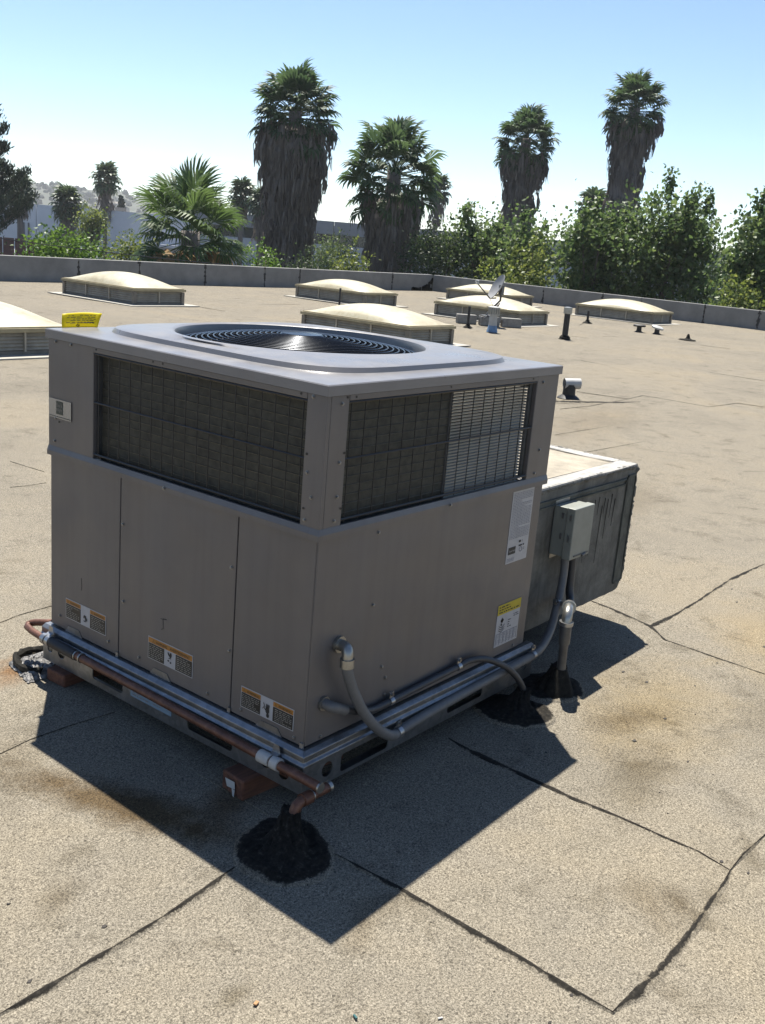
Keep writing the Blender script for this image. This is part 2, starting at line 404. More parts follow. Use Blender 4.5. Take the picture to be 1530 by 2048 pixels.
simple('debris_dark', (.05, .042, .034), .8, 0, .3, 60)
simple('chip_wood', (.50, .27, .12), .8, 0, .15, 90)
simple('teal_plastic', (.03, .16, .17), .4, 0, .1, 60)
simple('paper', (.68, .67, .64), .7, 0, .05, 60)

# ------------------------------------------------------------------ the roof and what it is made of
def gz(x, y):
    u = (x+y)*.70710678; v = (x-y)*.70710678
    return .03*u*np.exp(-(u/2)**2)*np.exp(-(v/4)**2)
PY, PX = 19.75, 27.45            # inner faces of the two parapets
def make_roof():
    xs = np.unique(np.concatenate([np.linspace(-34, -4, 16), np.linspace(-4, 5, 121), np.linspace(5, PX+.1, 70)]))
    ys = np.unique(np.concatenate([np.linspace(-34, -4, 16), np.linspace(-4, 5, 121), np.linspace(5, PY+.1, 50)]))
    X, Y = np.meshgrid(xs, ys, indexing='ij')
    Z = gz(X, Y)
    far = np.clip((np.hypot(X, Y)-4)/6, 0, 1)
    Z = Z + far*(.012*np.sin(X*.9+.6*np.sin(Y*.7))*np.sin(Y*1.1+.5*np.sin(X*.5)))
    V = np.stack([X, Y, Z], -1).reshape(-1, 3); ny = len(ys)
    i, j = np.meshgrid(np.arange(len(xs)-1), np.arange(ny-1), indexing='ij'); a = (i*ny+j).ravel()
    F = np.stack([a, a+ny, a+ny+1, a+1], -1)
    o = place('roof', np_mesh('roof', V, F, M['cap_sheet'], True)); o['kind'] = 'structure'; return o
ROOF = make_roof()
def ribbon(name, pts, wid, parent, mat, lift=.001, seed=0, tar=1.0, step=.03):
    rr = random.Random(seed)
    P = [Vector((p[0], p[1], 0)) for p in pts]; W_ = [p[2] if len(p) > 2 else wid for p in pts]
    S = []
    for k in range(len(P)-1):
        L = (P[k+1]-P[k]).length; n = max(2, int(L/step))
        for q in range(n): S.append((P[k].lerp(P[k+1], q/n), W_[k]+(W_[k+1]-W_[k])*q/n))
    S.append((P[-1], W_[-1]))
    vs = []; fs = []; off = 0; ta = []
    for k, (p, w) in enumerate(S):
        t = (S[min(k+1, len(S)-1)][0]-S[max(k-1, 0)][0]).normalized(); nrm = Vector((-t.y, t.x, 0))
        off = off*.9+rr.uniform(-1, 1)*w*.10
        e_ = min(1, .25+.25*k, .25+.25*(len(S)-1-k))
        for q, (d, tv, z) in enumerate(((1.6, 0, -.0015-lift), (.50, .58, .0010), (0, 1, .0022), (-.40, .62, .0010), (-1.4, 0, -.0015-lift))):
            pt = p+nrm*(d*w*e_+off)
            vs.append((pt.x, pt.y, float(gz(pt.x, pt.y))+lift+z)); ta.append(tv*tar)
    for k in range(len(S)-1):
        for q in range(4): fs.append((5*k+q, 5*k+q+1, 5*k+q+6, 5*k+q+5))
    o = MB().add(vs, fs).build(name, mat, parent, True)
    set_attr(o, ta); return o
def set_attr(o, vals):
    a = o.data.attributes.new('tar', 'FLOAT', 'POINT'); a.data.foreach_set('value', vals)
SEAMS = [[(-1.006, -0.091, 0.02), (-0.888, -0.094, 0.022), (-0.769, -0.092, 0.018), (-0.566, -0.089, 0.016), (-0.413, -0.079, 0.02), (-0.316, -0.068, 0.02)],
    [(-0.083, -0.194, 0.012), (-0.069, -0.444, 0.018), (-0.068, -0.634, 0.02), (-0.067, -0.821, 0.02), (-0.071, -0.945, 0.018), (-0.066, -1.041, 0.022)],
    [(-0.069, -1.039, 0.014), (0.002, -1.048, 0.032), (0.135, -1.061, 0.03), (0.291, -1.058, 0.022), (0.449, -1.053, 0.026), (0.6, -1.042, 0.016), (0.662, -1.032, 0.018)],
    [(0.662, -1.032, 0.008), (0.761, -1.032, 0.012), (0.918, -1.042, 0.008)],
    [(0.672, -0.052, 0.016), (0.66, -0.139, 0.04), (0.659, -0.287, 0.036), (0.656, -0.345, 0.028), (0.659, -0.543, 0.026), (0.673, -0.737, 0.014), (0.672, -0.833, 0.016), (0.679, -0.93, 0.013), (0.66, -1.03, 0.012)],
    [(2.349, 0.343, 0.015), (2.302, 0.145, 0.03), (2.243, -0.059, 0.02), (2.138, -0.178, 0.013), (2.124, -0.411, 0.018), (2.117, -0.627, 0.016)],
    [(2.231, -0.064, 0.04), (2.493, -0.071, 0.014), (2.819, -0.062, 0.016), (3.296, -0.035, 0.024), (3.791, -0.054, 0.016)],
    [(0.097, 1.734, 0.02), (0.202, 1.761, 0.016), (0.365, 1.768, 0.014)],
    [(-0.481, 0.832, 0.012), (-0.333, 0.852, 0.008), (-0.192, 0.845, 0.012), (-0.031, 0.825, 0.008)],
    [(9.334, 4.177, 0.03), (9.455, 3.544, 0.02), (9.983, 3.596, 0.035), (9.955, 2.731, 0.02)],
    [(9.455, 3.544, 0.02), (8.397, 3.496, 0.025), (7.819, 3.553, 0.02)],
    [(9.955, 2.731, 0.02), (10.747, 2.683, 0.025), (10.804, 2.351, 0.02)],
    [(5.837, 2.19, 0.012), (6.898, 2.131, 0.01), (7.699, 2.104, 0.012)],
    [(6.331, 2.765, 0.01), (7.975, 2.689, 0.012)],
    [(7.653, 1.804, 0.01), (8.743, 1.855, 0.012), (9.107, 1.823, 0.03)],
    [(14.772, 6.836, 0.03), (15.086, 6.216, 0.025)],
    [(12.828, 5.999, 0.02), (12.73, 5.567, 0.05), (12.815, 5.317, 0.02)],
    [(17.037, 8.523, 0.03), (17.136, 8.172, 0.03)],
    [(18.006, 8.279, 0.02), (18.402, 8.127, 0.03)],
    [(19.209, 6.614, 0.03), (19.205, 5.963, 0.03)],
    [(1.67, 4.221, 0.012), (1.678, 4.031, 0.012), (1.689, 3.861, 0.01)],
    [(1.302, 3.623, 0.008), (1.406, 3.602, 0.014), (1.538, 3.609, 0.01)],
    [(3.542, 6.788, 0.02), (3.544, 6.694, 0.01)],
    [(12.717, 15.55, 0.05), (14.863, 16.047, 0.03)],
    [(12.674, 14.319, 0.05), (14.933, 14.809, 0.05), (15.497, 14.72, 0.02)],
    [(11.95, 14.11, 0.03), (11.939, 13.365, 0.03)],
    [(0.1, -0.01, 0.006), (0.227, 0.002, 0.008), (0.418, -0.003, 0.006)],
    [(22.692, 11.052, 0.05), (19.473, 9.738, 0.04)],
    [(13.93, 4.298, 0.02), (13.882, 3.408, 0.02)]]
for k, s in enumerate(SEAMS): ribbon('seam', [(a, b, w*(.56 if k < 7 else .34)) for a, b, w in s], .012, ROOF, M['cap_sheet'], seed=k, lift=.0040 if k < 5 else .001)
# the big loose cap sheet in front of the unit: a lapped piece with real thickness
def cap_sheet_piece(poly, th, seed):
    rr = random.Random(seed); pts = []
    for k in range(len(poly)):
        a = Vector(poly[k]); b = Vector(poly[(k+1) % len(poly)]); n = max(2, int((b-a).length/.06))
        for q in range(n):
            p = a.lerp(b, q/n); pts.append((p.x+rr.uniform(-.003, .003), p.y+rr.uniform(-.003, .003)))
    tri = tessellate_polygon([[Vector((x, y, 0)) for x, y in pts]])
    n = len(pts)
    vs = [(x, y, float(gz(x, y))+th) for x, y in pts]+[(x, y, float(gz(x, y))-.004) for x, y in pts]
    fs = [tuple(t) for t in tri]+[(i, (i+1) % n, n+(i+1) % n, n+i) for i in range(n)]
    return MB().add(vs, fs).build('cap_sheet', M['cap_sheet'], ROOF)

def wall_thing(name, label, p0, p1, n, t, h0, h1, out, zb=-3.0):
    """parapet made of tilt-up panels; p0->p1 runs along the inner face, out = unit vector to the outside"""
    root = thing(name, label, 'wall', (p0[0], p0[1], 0))
    a = Vector((*p0, 0)); b = Vector((*p1, 0)); o = Vector((*out, 0))
    cuts = n
    for k in range(len(cuts)-1):
        q0 = a.lerp(b, cuts[k]); q1 = a.lerp(b, cuts[k+1]); d = (b-a).normalized()*.012
        z0 = h0+(h1-h0)*cuts[k]; z1 = h0+(h1-h0)*cuts[k+1]
        A = q0+d; B = q1-d
        vs = [A+Vector((0, 0, zb)), B+Vector((0, 0, zb)), B+o*t+Vector((0, 0, zb)), A+o*t+Vector((0, 0, zb)),
              A+Vector((0, 0, z0)), B+Vector((0, 0, z1)), B+o*t+Vector((0, 0, z1)), A+o*t+Vector((0, 0, z0))]
        MB().add(vs, [(0,3,2,1),(4,5,6,7),(0,1,5,4),(1,2,6,5),(2,3,7,6),(3,0,4,7)]).build('panel', M['concrete'], root, bevel=.012)
        # caulk in the joint, patchy and smeared
        if k:
            rr = random.Random(k*3+len(cuts)); mb = MB(); m = 10
            zt = z0
            for s in range(m):
                zz0 = zt*s/m+.0; zz1 = zt*(s+1)/m
                w = .016+rr.random()**2*.045
                c = q0-o*.004
                if rr.random() < .22: continue
                e = d.normalized()*w; sh = d.normalized()*rr.uniform(-.012, .012)
                mb.add([c-e+sh+Vector((0,0,zz0)), c+e+sh+Vector((0,0,zz0)), c+e*.7+sh+Vector((0,0,zz1)), c-e*.8+sh+Vector((0,0,zz1)),
                        c-e+sh+o*.03+Vector((0,0,zz0)), c+e+sh+o*.03+Vector((0,0,zz0)), c+e*.7+sh+o*.03+Vector((0,0,zz1)), c-e*.8+sh+o*.03+Vector((0,0,zz1))],
                       [(0,1,2,3),(4,7,6,5),(0,4,5,1),(2,6,7,3),(1,5,6,2),(0,3,7,4)])
            if mb.v: mb.build('joint_caulk', M['caulk'], root)
    return root
XL = -24
fr = lambda x: (x-XL)/(PX-XL)
wall_thing('parapet_wall', 'long grey concrete parapet wall along the left and back of the roof', (XL, PY), (PX+.002, PY),
           [0, .12, .24, .36, .48, .58] + [fr(v) for v in (10.1, 13.05, 14.85, 17.05, 19.3, 20.75, 25.2)] + [1.0], .22, .59, .545, (0, 1))
YL = -18
fy = lambda y: (PY-y)/(PY-YL)
wall_thing('parapet_wall', 'grey concrete parapet wall running down the right edge of the roof', (PX, PY-.002), (PX, YL),
           [0]+[fy(v) for v in (15.3, 13.2, 11.9, 9.9, 8.3, 5.5)]+[.5, .65, .8, 1.0], .22, .545, .50, (1, 0))
mb = MB(); rr = random.Random(3)
for k in range(26):                                   # tar smeared into the corner of the parapets
    t = rr.random(); zc = rr.random()**1.8*.42
    s = .05+.16*(1-zc/.45)
    mb.obox(Matrix.Translation((PX-.03-rr.random()*1.2*(1-zc/.42)**2, PY-.015, zc))@Matrix.Rotation(rr.uniform(-.5, .5), 4, 'Y'), s, .03, s*.8)
tag(mb.build('tar_smear', M['tar'], loc=(PX-.4, PY, 0)), 'black tar smeared over the inside corner where the two parapet walls meet', 'tar')

# ground outside
def ground_sheet():
    s = 1880
    o = MB().add([(-s, -s, -3.0), (s, -s, -3.0), (s, s, -3.0), (-s, s, -3.0)], [(0, 1, 2, 3)]).build('ground', M['asphalt']); o['kind'] = 'structure'
ground_sheet()
def hill():
    # ridge beyond the buildings on the left
    az0, az1, n = math.radians(30), math.radians(72), 90
    V = []; F = []
    prof = [(-7, 650), (.18, 760), (.62, 860), (1.0, 950), (.85, 1060), (-7, 1500)]
    for i in range(n):
        a = az0+(az1-az0)*i/(n-1); d = math.degrees(a)
        top = 2+17.5*math.exp(-((d-56.5)/5.0)**2)+14.5*math.exp(-((d-49.5)/4.5)**2)+10*math.exp(-((d-66)/7)**2)
        top += 1.1*math.sin(d*3.1)+.7*math.sin(d*7.7+1)
        for k, (h, r) in enumerate(prof):
            z = -7 if h == -7 else -6+(top+6)*h
            V.append((math.cos(a)*r, math.sin(a)*r, z+ (0 if h == -7 else .5*math.sin(d*9+k*2))))
    m = len(prof)
    for i in range(n-1):
        for k in range(m-1): F.append((i*m+k, (i+1)*m+k, (i+1)*m+k+1, i*m+k+1))
    o = MB().add(V, F).build('hill', M['hill_scrub'], None, 'all'); o['kind'] = 'structure'
    # trees standing on the ridge read as one dark mass
    rr = random.Random(11); mb = MB()
    for k in range(330):
        d = rr.choice([rr.gauss(57, 2.2), rr.gauss(52.5, 2.0), rr.uniform(44, 64)]); a = math.radians(d); r = rr.uniform(780, 965)
        top = 2+17.5*math.exp(-((d-56.5)/5.0)**2)+14.5*math.exp(-((d-49.5)/4.5)**2)+10*math.exp(-((d-66)/7)**2)
        fq = np.interp(r, [650, 760, 860, 950, 1060], [0, .18, .62, 1, .85]); z = -6+(top+6)*fq-1
        s = rr.uniform(1.2, 3.4); c = (math.cos(a)*r, math.sin(a)*r, z)
        vs = []; 
        for (pr, pz) in ((.55, 0), (1, .5), (.8, 1.1), (.35, 1.5)):
            for j in range(6): vs.append((c[0]+s*pr*math.cos(j*1.047)*rr.uniform(.7, 1.25), c[1]+s*pr*math.sin(j*1.047)*rr.uniform(.7, 1.25), c[2]+s*pz*rr.uniform(.9, 1.15)))
        fs = [(b*6+j, b*6+(j+1) % 6, (b+1)*6+(j+1) % 6, (b+1)*6+j) for b in range(3) for j in range(6)]+[(18, 19, 20, 21, 22, 23)]
        mb.add(vs, fs)
    o = mb.build('hillside_trees', M['far_tree']); o['kind'] = 'stuff'; o['label'] = 'dark scatter of distant trees covering the hazy hill'
    HL = ['leftmost tiny pale house on the distant hill, by the pine', 'tiny pale house on the hill right of the shaggy palm', 'tiny pale house on the hill just left of the slim palm', 'rightmost tiny pale house on the hill, right of the slim palm', 'tiny pale house on the hill just above the warehouse roof, left of the shaggy palm']
    for k, (d, r) in enumerate(((59.6, 850), (54.2, 860), (53.2, 845), (50.6, 850), (57.6, 840))):
        a = math.radians(d); c = Vector((math.cos(a)*r, math.sin(a)*r, 0))
        top = 2+17.5*math.exp(-((d-56.5)/5.0)**2)+14.5*math.exp(-((d-49.5)/4.5)**2)
        z = -6+(top+6)*np.interp(r, [760, 860, 950], [.18, .62, 1])
        h = thing('hillside_house', HL[k], 'house', (c.x, c.y, z-1.5), 'houses on the distant hill')
        w = 5+k % 3*1.5
        MB().obox(Matrix.Translation((c.x, c.y, z))@Matrix.Rotation(a, 4, 'Z'), 6, w*1.6, 4).build('wall', M['far_house'], h)
        mt = Matrix.Translation((c.x, c.y, z+2))@Matrix.Rotation(a, 4, 'Z')
        MB().add([mt@Vector(p) for p in ((-3.4, -w*.85, 0), (3.4, -w*.85, 0), (3.4, w*.85, 0), (-3.4, w*.85, 0), (0, -w*.85, 1.5), (0, w*.85, 1.5))],
                 [(0, 1, 2, 3), (0, 4, 1), (3, 2, 5), (0, 3, 5, 4), (1, 4, 5, 2)]).build('roof', M['curb_dark'], h)
hill()

def long_building(name, label, A, B, ztop, depth, mats, panel_w, band=None, extras=None):
    a = Vector((*A, 0)); b = Vector((*B, 0)); L = (b-a).length; u = (b-a).normalized()
    nrm = Vector((u.y, -u.x, 0))
    if nrm.dot(Vector((-2, -2, 0))-a) < 0: nrm = -nrm            # towards the camera's roof
    root = thing(name, label, 'building', (a.x, a.y, -3.0))
    mt = Matrix(((u.x, -nrm.x, 0, a.x), (u.y, -nrm.y, 0, a.y), (0, 0, 1, 0), (0, 0, 0, 1)))   # local: x along, y into the building
    def lb(x0, x1, y0, y1, z0, z1, nm_, mat, par=root):
        vs = [mt@Vector(p) for p in ((x0,y0,z0),(x1,y0,z0),(x1,y1,z0),(x0,y1,z0),(x0,y0,z1),(x1,y0,z1),(x1,y1,z1),(x0,y1,z1))]
        return MB().add(vs, [(0,3,2,1),(4,5,6,7),(0,1,5,4),(1,2,6,5),(2,3,7,6),(3,0,4,7)]).build(nm_, mat, par)
    n = max(1, round(L/panel_w)); pw = L/n
    lb(0, L, .3, depth, -3.0, ztop-.35, 'body', mats[0])
    for k in range(n):
        x0, x1 = k*pw+.03, (k+1)*pw-.03
        if band:
            lb(x0, x1, 0, .29, band[1], ztop, 'upper_panel', mats[0]); lb(x0, x1, .02, .29, -3.0, band[0], 'lower_panel', mats[1])
            m = 3
            for q in range(m):
                w0 = x0+(x1-x0)*q/m+.03; w1 = x0+(x1-x0)*(q+1)/m-.03
                lb(w0, w1, .12, .18, band[0]+.02, band[1]-.02, 'window', M['glass_green'])
        else:
            lb(x0, x1, 0, .29, -3.0, ztop, 'panel', mats[0])
    for e in (extras or []): lb(*e)
    return root
long_building('warehouse', 'long low white warehouse with vertical panel joints at far left behind the pine', (46.5, 112), (68.5, 78.4), 2.1, 30, (M['wall_white'], M['wall_white']), 5.5, None,
    [(24.2, 25.6, -.06, -.01, -3.0, -.5, 'door', M['dark_opening'])]+
    [(x, x+.14, -.12, -.01, -3.0, .25, 'downpipe', M['mast_grey']) for x in (21.6, 22.1, 26.5, 26.9)]+
    [(33, 38, -1.6, -.01, -1.0, -.72, 'canopy', M['wall_white']), (30, 31.2, 3, 4, 1.7, 2.5, 'roof_unit', M['inner_metal']), (36, 38.2, 4, 5.4, 1.7, 2.35, 'roof_unit', M['wall_white'])])
long_building('office_building', 'low grey office building with a dark green window band behind the two big palms', (60.5, 70.8), (88, 28), 2.7, 30, (M['wall_grey'], M['wall_pale']), 6.4, (.68, 1.6))
# red fence, parked car, cable at far left
f = thing('board_fence', 'low dark red board fence in front of the white warehouse, at far left', 'fence', (38.5, 68.5, -3.0))
for k in range(9):
    a = Vector((36.5+k*.62, 69.4-k*.52, 0)); b = Vector((36.5+(k+1)*.62-.05, 69.4-(k+1)*.52+.04, 0)); d = (b-a)
    mt = Matrix.Translation((a+b)/2+Vector((0, 0, -1.75)))@Matrix.Rotation(math.atan2(d.y, d.x), 4, 'Z')
    MB().obox(mt, d.length, .06, 2.5).build('board', M['red_fence'], f)
def parked_car(loc, rot):
    c = thing('parked_car', 'small white parked car half hidden behind the parapet at far left', 'car', loc)
    mt = Matrix.Translation(loc)@Matrix.Rotation(rot, 4, 'Z')
    prof = [(-2.1, .35), (-2.15, .8), (-1.5, .92), (-.9, 1.42), (.55, 1.45), (1.15, .98), (2.0, .85), (2.15, .4)]
    vs = [mt@Vector((x, s*(.85 if z < 1 else .68), z)) for s in (-1, 1) for x, z in prof]; n = len(prof)
    fs = [tuple(range(n)), tuple(range(2*n-1, n-1, -1))]+[(i, (i+1) % n, n+(i+1) % n, n+i) for i in range(n)]
    MB().add(vs, fs).build('body', M['car_white'], c)
    for x0, x1, x2, x3 in ((-1.3, -.3, -.3, -.85), (-.2, .95, .5, -.2)):
        for s in (-1, 1):
            MB().add([mt@Vector((x, s*y, z)) for x, y, z in ((x0, .862, .98), (x1, .862, .98), (x2, .70, 1.38), (x3, .70, 1.38))], [(0, 1, 2, 3)]).build('window', M['glass_green'], c)
    for x in (-1.3, 1.3):
        for s in (-1, 1):
            MB().tube([mt@Vector((x, s*.70, .32)), mt@Vector((x, s*.88, .32))], .32, 14).build('wheel', M['tyre'], c)
parked_car((49.1, 78.3, -3.0), .4)
cb = MB(); a = Vector((5.5, 21, 1.45)); b = Vector((20.6, 21, .46))
cb.tube([a.lerp(b, t/14)+Vector((0, 0, -.16*math.sin(math.pi*t/14))) for t in range(15)], .012, 5)
tag(cb.build('utility_cable', M['black_wire'], loc=a), 'thin dark cable sagging just above the left parapet, in front of the shrubs', 'cable')

# ------------------------------------------------------------------ trees and shrubs
ZG = -3.0
def frond_mesh(name, Lp, Rf, mat, seed, droop=.35, nseg=17, spread=118, split=.62):
    """one fan leaf: petiole along +X, folded fan of pointed segments with hanging tips"""
    rr = random.Random(seed); mb = MB()
    mb.tube([(0, 0, 0), (Lp*.5, 0, -.01*Lp), (Lp, 0, -.05*Lp)], [.018, .015, .012], 4, False)
    h = Vector((Lp, 0, -.05*Lp))
    for k in range(nseg):
        a = math.radians(-spread+2*spread*k/(nseg-1)+rr.uniform(-2.5, 2.5)); L = Rf*(1-.28*abs(a)/math.radians(spread))*rr.uniform(.88, 1.06)
        d = Vector((math.cos(a), math.sin(a), 0)); s = Vector((-d.y, d.x, 0)); w = L*math.radians(2*spread/(nseg-1))*.5
        fold = abs(math.sin(a))*.22*L
        up = .12*L*math.cos(a)
        m1 = h+d*L*split+Vector((0, 0, fold*.6+up*.3)); m2 = h+d*L*.82+Vector((0, 0, fold*.5-droop*L*.16)); t = h+d*L*.98+Vector((0, 0, fold*.2-droop*L*rr.uniform(.42, .75)))
        z = Vector((0, 0, w*.22*(1 if k % 2 else -1)))
        b = len(mb.v)
        mb.add([h, m1-s*w*split*1.05-z, m1+s*w*split*1.05+z, m2-s*w*.46, m2+s*w*.46, t], [(0, 1, 2), (1, 3, 4, 2), (3, 5, 4)])
    return mb.mesh(name, mat)
def hang_bunch(rr, c, out, L, n, spread):
    """dead hanging leaf: strips falling from one point; returns verts, quads"""
    V = []; F = []
    side = Vector((-out.y, out.x, 0))
    for k in range(n):
        s = rr.uniform(-1, 1)*spread; w = rr.uniform(.012, .035)*(1+L*.3); l = L*rr.uniform(.55, 1.05)
        p0 = c+side*s*.25; p1 = c+out*(l*rr.uniform(.05, .22))+side*s*.8+Vector((0, 0, -l*.5)); p2 = c+out*(l*rr.uniform(-.05, .20))+side*s+Vector((0, 0, -l))
        b = len(V); e = (side*math.cos(s*2)+out*math.sin(s*2+k))*w
        V += [p0-e*.6, p0+e*.6, p1+e, p1-e, p2+e*.35, p2-e*.35]; F += [(b, b+1, b+2, b+3), (b+3, b+2, b+4, b+5)]
    return V, F
def palm(name, label, x, y, ztop, crown, skirt, lean=(0, 0), seed=0, nf=46, nskirt=420, frond=(.9, 1.05), group=None, elev=(82, -38), dead_low=0, fan=(17, 118, .62), leafmat='palm_leaf'):
    """crown=(centre z); skirt=[(z,r),...] from top to bottom outlines the dead-leaf skirt"""
    rr = random.Random(seed)
    t = thing(name, label, 'palm tree', (x, y, ZG), group)
    zc = crown; ax = lambda z: Vector((x+lean[0]*(z-ZG), y+lean[1]*(z-ZG), z))
    tr = .42
    MB().tube([ax(ZG+(zc-ZG)*k/8) for k in range(9)], [tr*1.25-.03*k for k in range(9)], 14).build('trunk', M['palm_bark'], t, 'all')
    zs = [p[0] for p in skirt][::-1]; rs = [p[1] for p in skirt][::-1]
    V = []; F = []
    if skirt:
        # matted core of old leaf bases
        z0, z1 = zs[0], zs[-1]; n1, n2 = 40, 22; zk = z1-.15; mb = MB(); vs = []; fs = []
        for i in range(n1+1):
            z = z0+(zk-z0)*i/n1; r = float(np.interp(z, zs, rs))*.80*min(1, max(.12, (zk-z)/.9)**.6)
            for j in range(n2):
                a = 2*math.pi*j/n2; k = 1+.10*math.sin(a*5+seed)+.08*math.sin(a*11+z*.6)+rr.uniform(-.07, .07)
                vs.append(ax(z)+Vector((math.cos(a)*r*k, math.sin(a)*r*k, 0)))
        for i in range(n1):
            for j in range(n2): fs.append((i*n2+j, i*n2+(j+1) % n2, (i+1)*n2+(j+1) % n2, (i+1)*n2+j))
        mb.add(vs, fs).build('skirt_core', M['palm_bark'], t, 'all')
        for k in range(nskirt):
            u = rr.random(); z = z0+(z1-z0)*u**.85; a = rr.uniform(0, 2*math.pi); r = float(np.interp(z, zs, rs))
            out = Vector((math.cos(a), math.sin(a), 0)); c = ax(z)+out*r*rr.uniform(.72, .98)
            v, f = hang_bunch(rr, c, out, rr.uniform(.55, 1.15)*(1.0 if z < z1-1 else 1.15), 8, rr.uniform(.10, .26))
            if rr.random() < .05: v = [p+out*rr.uniform(.05, .25) for p in v]
            b = len(V); V += v; F += [tuple(i+b for i in q) for q in f]
        o = MB().add(V, F).build('dead_skirt', M['dead_frond'], t); o['kind'] = 'stuff'
    meshes = [frond_mesh('frond', frond[0]*k, frond[1]*k, M[leafmat], seed*10+q, d, *fan) for q, (k, d) in enumerate(((1, .3), (.92, .5), (1.05, .4), (.85, .7)))]
    for k in range(nf):
        u = k/(nf-1); el = elev[0]+(elev[1]-elev[0])*u**.75+rr.uniform(-8, 8); az = k*2.39996+rr.uniform(-.25, .25)
        el_r = math.radians(el); out = Vector((math.cos(az)*math.cos(el_r), math.sin(az)*math.cos(el_r), math.sin(el_r)))
        me = meshes[3] if (u > .72 and rr.random() < .6) else meshes[k % 3]
        xa = out; za = (Vector((0, 0, 1))-out*out.z)
        za = za.normalized() if za.length > .05 else Vector((math.cos(az+1.5), math.sin(az+1.5), 0))
        ya = za.cross(xa); tw = rr.uniform(-.5, .5)
        rot = Matrix((xa, ya, za)).transposed().to_4x4()@Matrix.Rotation(tw, 4, 'X')
        base = ax(zc)+Vector((0, 0, -.5*u*frond[0]))+out*.12; s = rr.uniform(.85, 1.1)
        o = place('frond', me, t); o.matrix_local = Matrix.Translation(base-Vector((x, y, ZG)))@rot@Matrix.Scale(s, 4)
    if dead_low:
        dm = frond_mesh('dead_frond', frond[0]*.9, frond[1]*.95, M['tan_frond'], seed+99, .8)
        for k in range(dead_low):
            az = k*2.39996*1.3+.4; el_r = math.radians(rr.uniform(-34, -6)); out = Vector((math.cos(az)*math.cos(el_r), math.sin(az)*math.cos(el_r), math.sin(el_r)))
            za = (Vector((0, 0, 1))-out*out.z).normalized(); ya = za.cross(out)
            rot = Matrix((out, ya, za)).transposed().to_4x4()
            o = place('dead_frond', dm, t); o.matrix_local = Matrix.Translation(ax(zc)-Vector((x, y, ZG))+Vector((0, 0, -.5)))@rot
    return t
palm('palm_tree', 'tallest thick palm with a broad grey dead-leaf skirt, left of centre', 32.4, 31.6, 8.9, 6.7,
     [(6.3, 1.62), (5.2, 1.62), (4.0, 1.42), (3.0, 1.22), (1.5, 1.10), (-3.0, 1.08)], (0, 0), 1, 120, 800, (1.18, .90), 'tall skirted palms', (86, -68))
palm('palm_tree', 'shorter thick palm with an open crown just right of the tallest one', 32.4, 25.8, 6.8, 4.35,
     [(3.6, 1.35), (2.9, 1.15), (2.0, .95), (1.0, .85), (-3.0, .78)], (0, 0), 2, 100, 520, (1.3, .86), 'tall skirted palms', (86, -58))
palm('palm_tree', 'tall skirted palm rising behind the sycamores right of centre', 50.6, 31.0, 9.7, 7.75,
     [(7.1, 1.55), (6.4, 1.25), (5.8, .98), (4.6, .92), (3.0, .85), (-3.0, .8)], (0, 0), 3, 112, 500, (1.08, .82), 'tall skirted palms', (86, -66))
palm('palm_tree', 'tall skirted palm standing highest over the trees at right', 51.7, 25.1, 11.5, 9.55,
     [(9.1, 1.55), (8.4, 1.35), (7.6, 1.02), (6.2, .90), (4.5, .92), (-3.0, .85)], (0, 0), 4, 112, 560, (1.05, .80), 'tall skirted palms', (86, -68))
palm('fan_palm', 'low bushy green fan palm with tan lower leaves behind the left parapet', 20.4, 24.3, 3.4, 1.35,
     [], (0, 0), 5, 46, 0, (1.0, 1.20), None, (82, -50), 22, (27, 92, .55), 'fan_leaf')
def small_palm(label, x, y, ztop, width, crown_h, trunk_r, seed, skirt=.5):
    rr = random.Random(seed); t = thing('distant_palm', label, 'palm tree', (x, y, ZG), 'small palms in the distance')
    R = width/2; zc = ztop-R*.95
    MB().tube([(x, y, ZG), (x, y, (ZG+zc)/2), (x, y, zc)], [trunk_r*1.2, trunk_r, trunk_r], 8).build('trunk', M['palm_bark'], t, 'all')
    src = frond_mesh('tmp', .42*R, .66*R, M['palm_leaf_small'], seed, .45, 11)
    sv = [v.co.copy() for v in src.vertices]; sf = [tuple(p.vertices) for p in src.polygons]; mb = MB(); n = 40
    for k in range(n):
        u = k/(n-1); el = math.radians(82-130*u**.9+rr.uniform(-8, 8)); az = k*2.39996
        out = Vector((math.cos(az)*math.cos(el), math.sin(az)*math.cos(el), math.sin(el))); za = Vector((0, 0, 1))-out*out.z
        za = za.normalized() if za.length > .05 else Vector((1, 0, 0)); rot = Matrix((out, za.cross(out), za)).transposed()
        c = Vector((x, y, zc-u*R*.3)); s = rr.uniform(.85, 1.1)
        mb.add([c+rot@(p*s) for p in sv], sf)
    mb.build('crown', M['palm_leaf_small'], t); bpy.data.meshes.remove(src)
    V = []; F = []
    for k in range(90):
        a = rr.uniform(0, 6.283); z = zc-R*.2-rr.random()*crown_h*skirt; out = Vector((math.cos(a), math.sin(a), 0))
        v, f = hang_bunch(rr, Vector((x, y, z))+out*R*rr.uniform(.15, .48), out, R*.55, 6, R*.16); b = len(V); V += v; F += [tuple(i+b for i in q) for q in f]
    MB().add(V, F).build('dead_skirt', M['dead_frond'], t)
small_palm('slim distant palm standing alone on a thin trunk above the white warehouse', 63.1, 86.9, 6.9, 3.5, 4.4, .24, 21, .8)
small_palm('short shaggy distant palm in front of the white warehouse', 51.7, 76.7, 4.0, 3.3, 3.4, .5, 22, .9)
small_palm('distant palm beside the pine at the left edge', 45.8, 74.5, 4.5, 3.0, 3, .24, 23, .5)
small_palm('left one of two distant palms between the fan palm and the tallest palm', 56.3, 60.1, 5.4, 2.7, 3, .2, 24, .5)
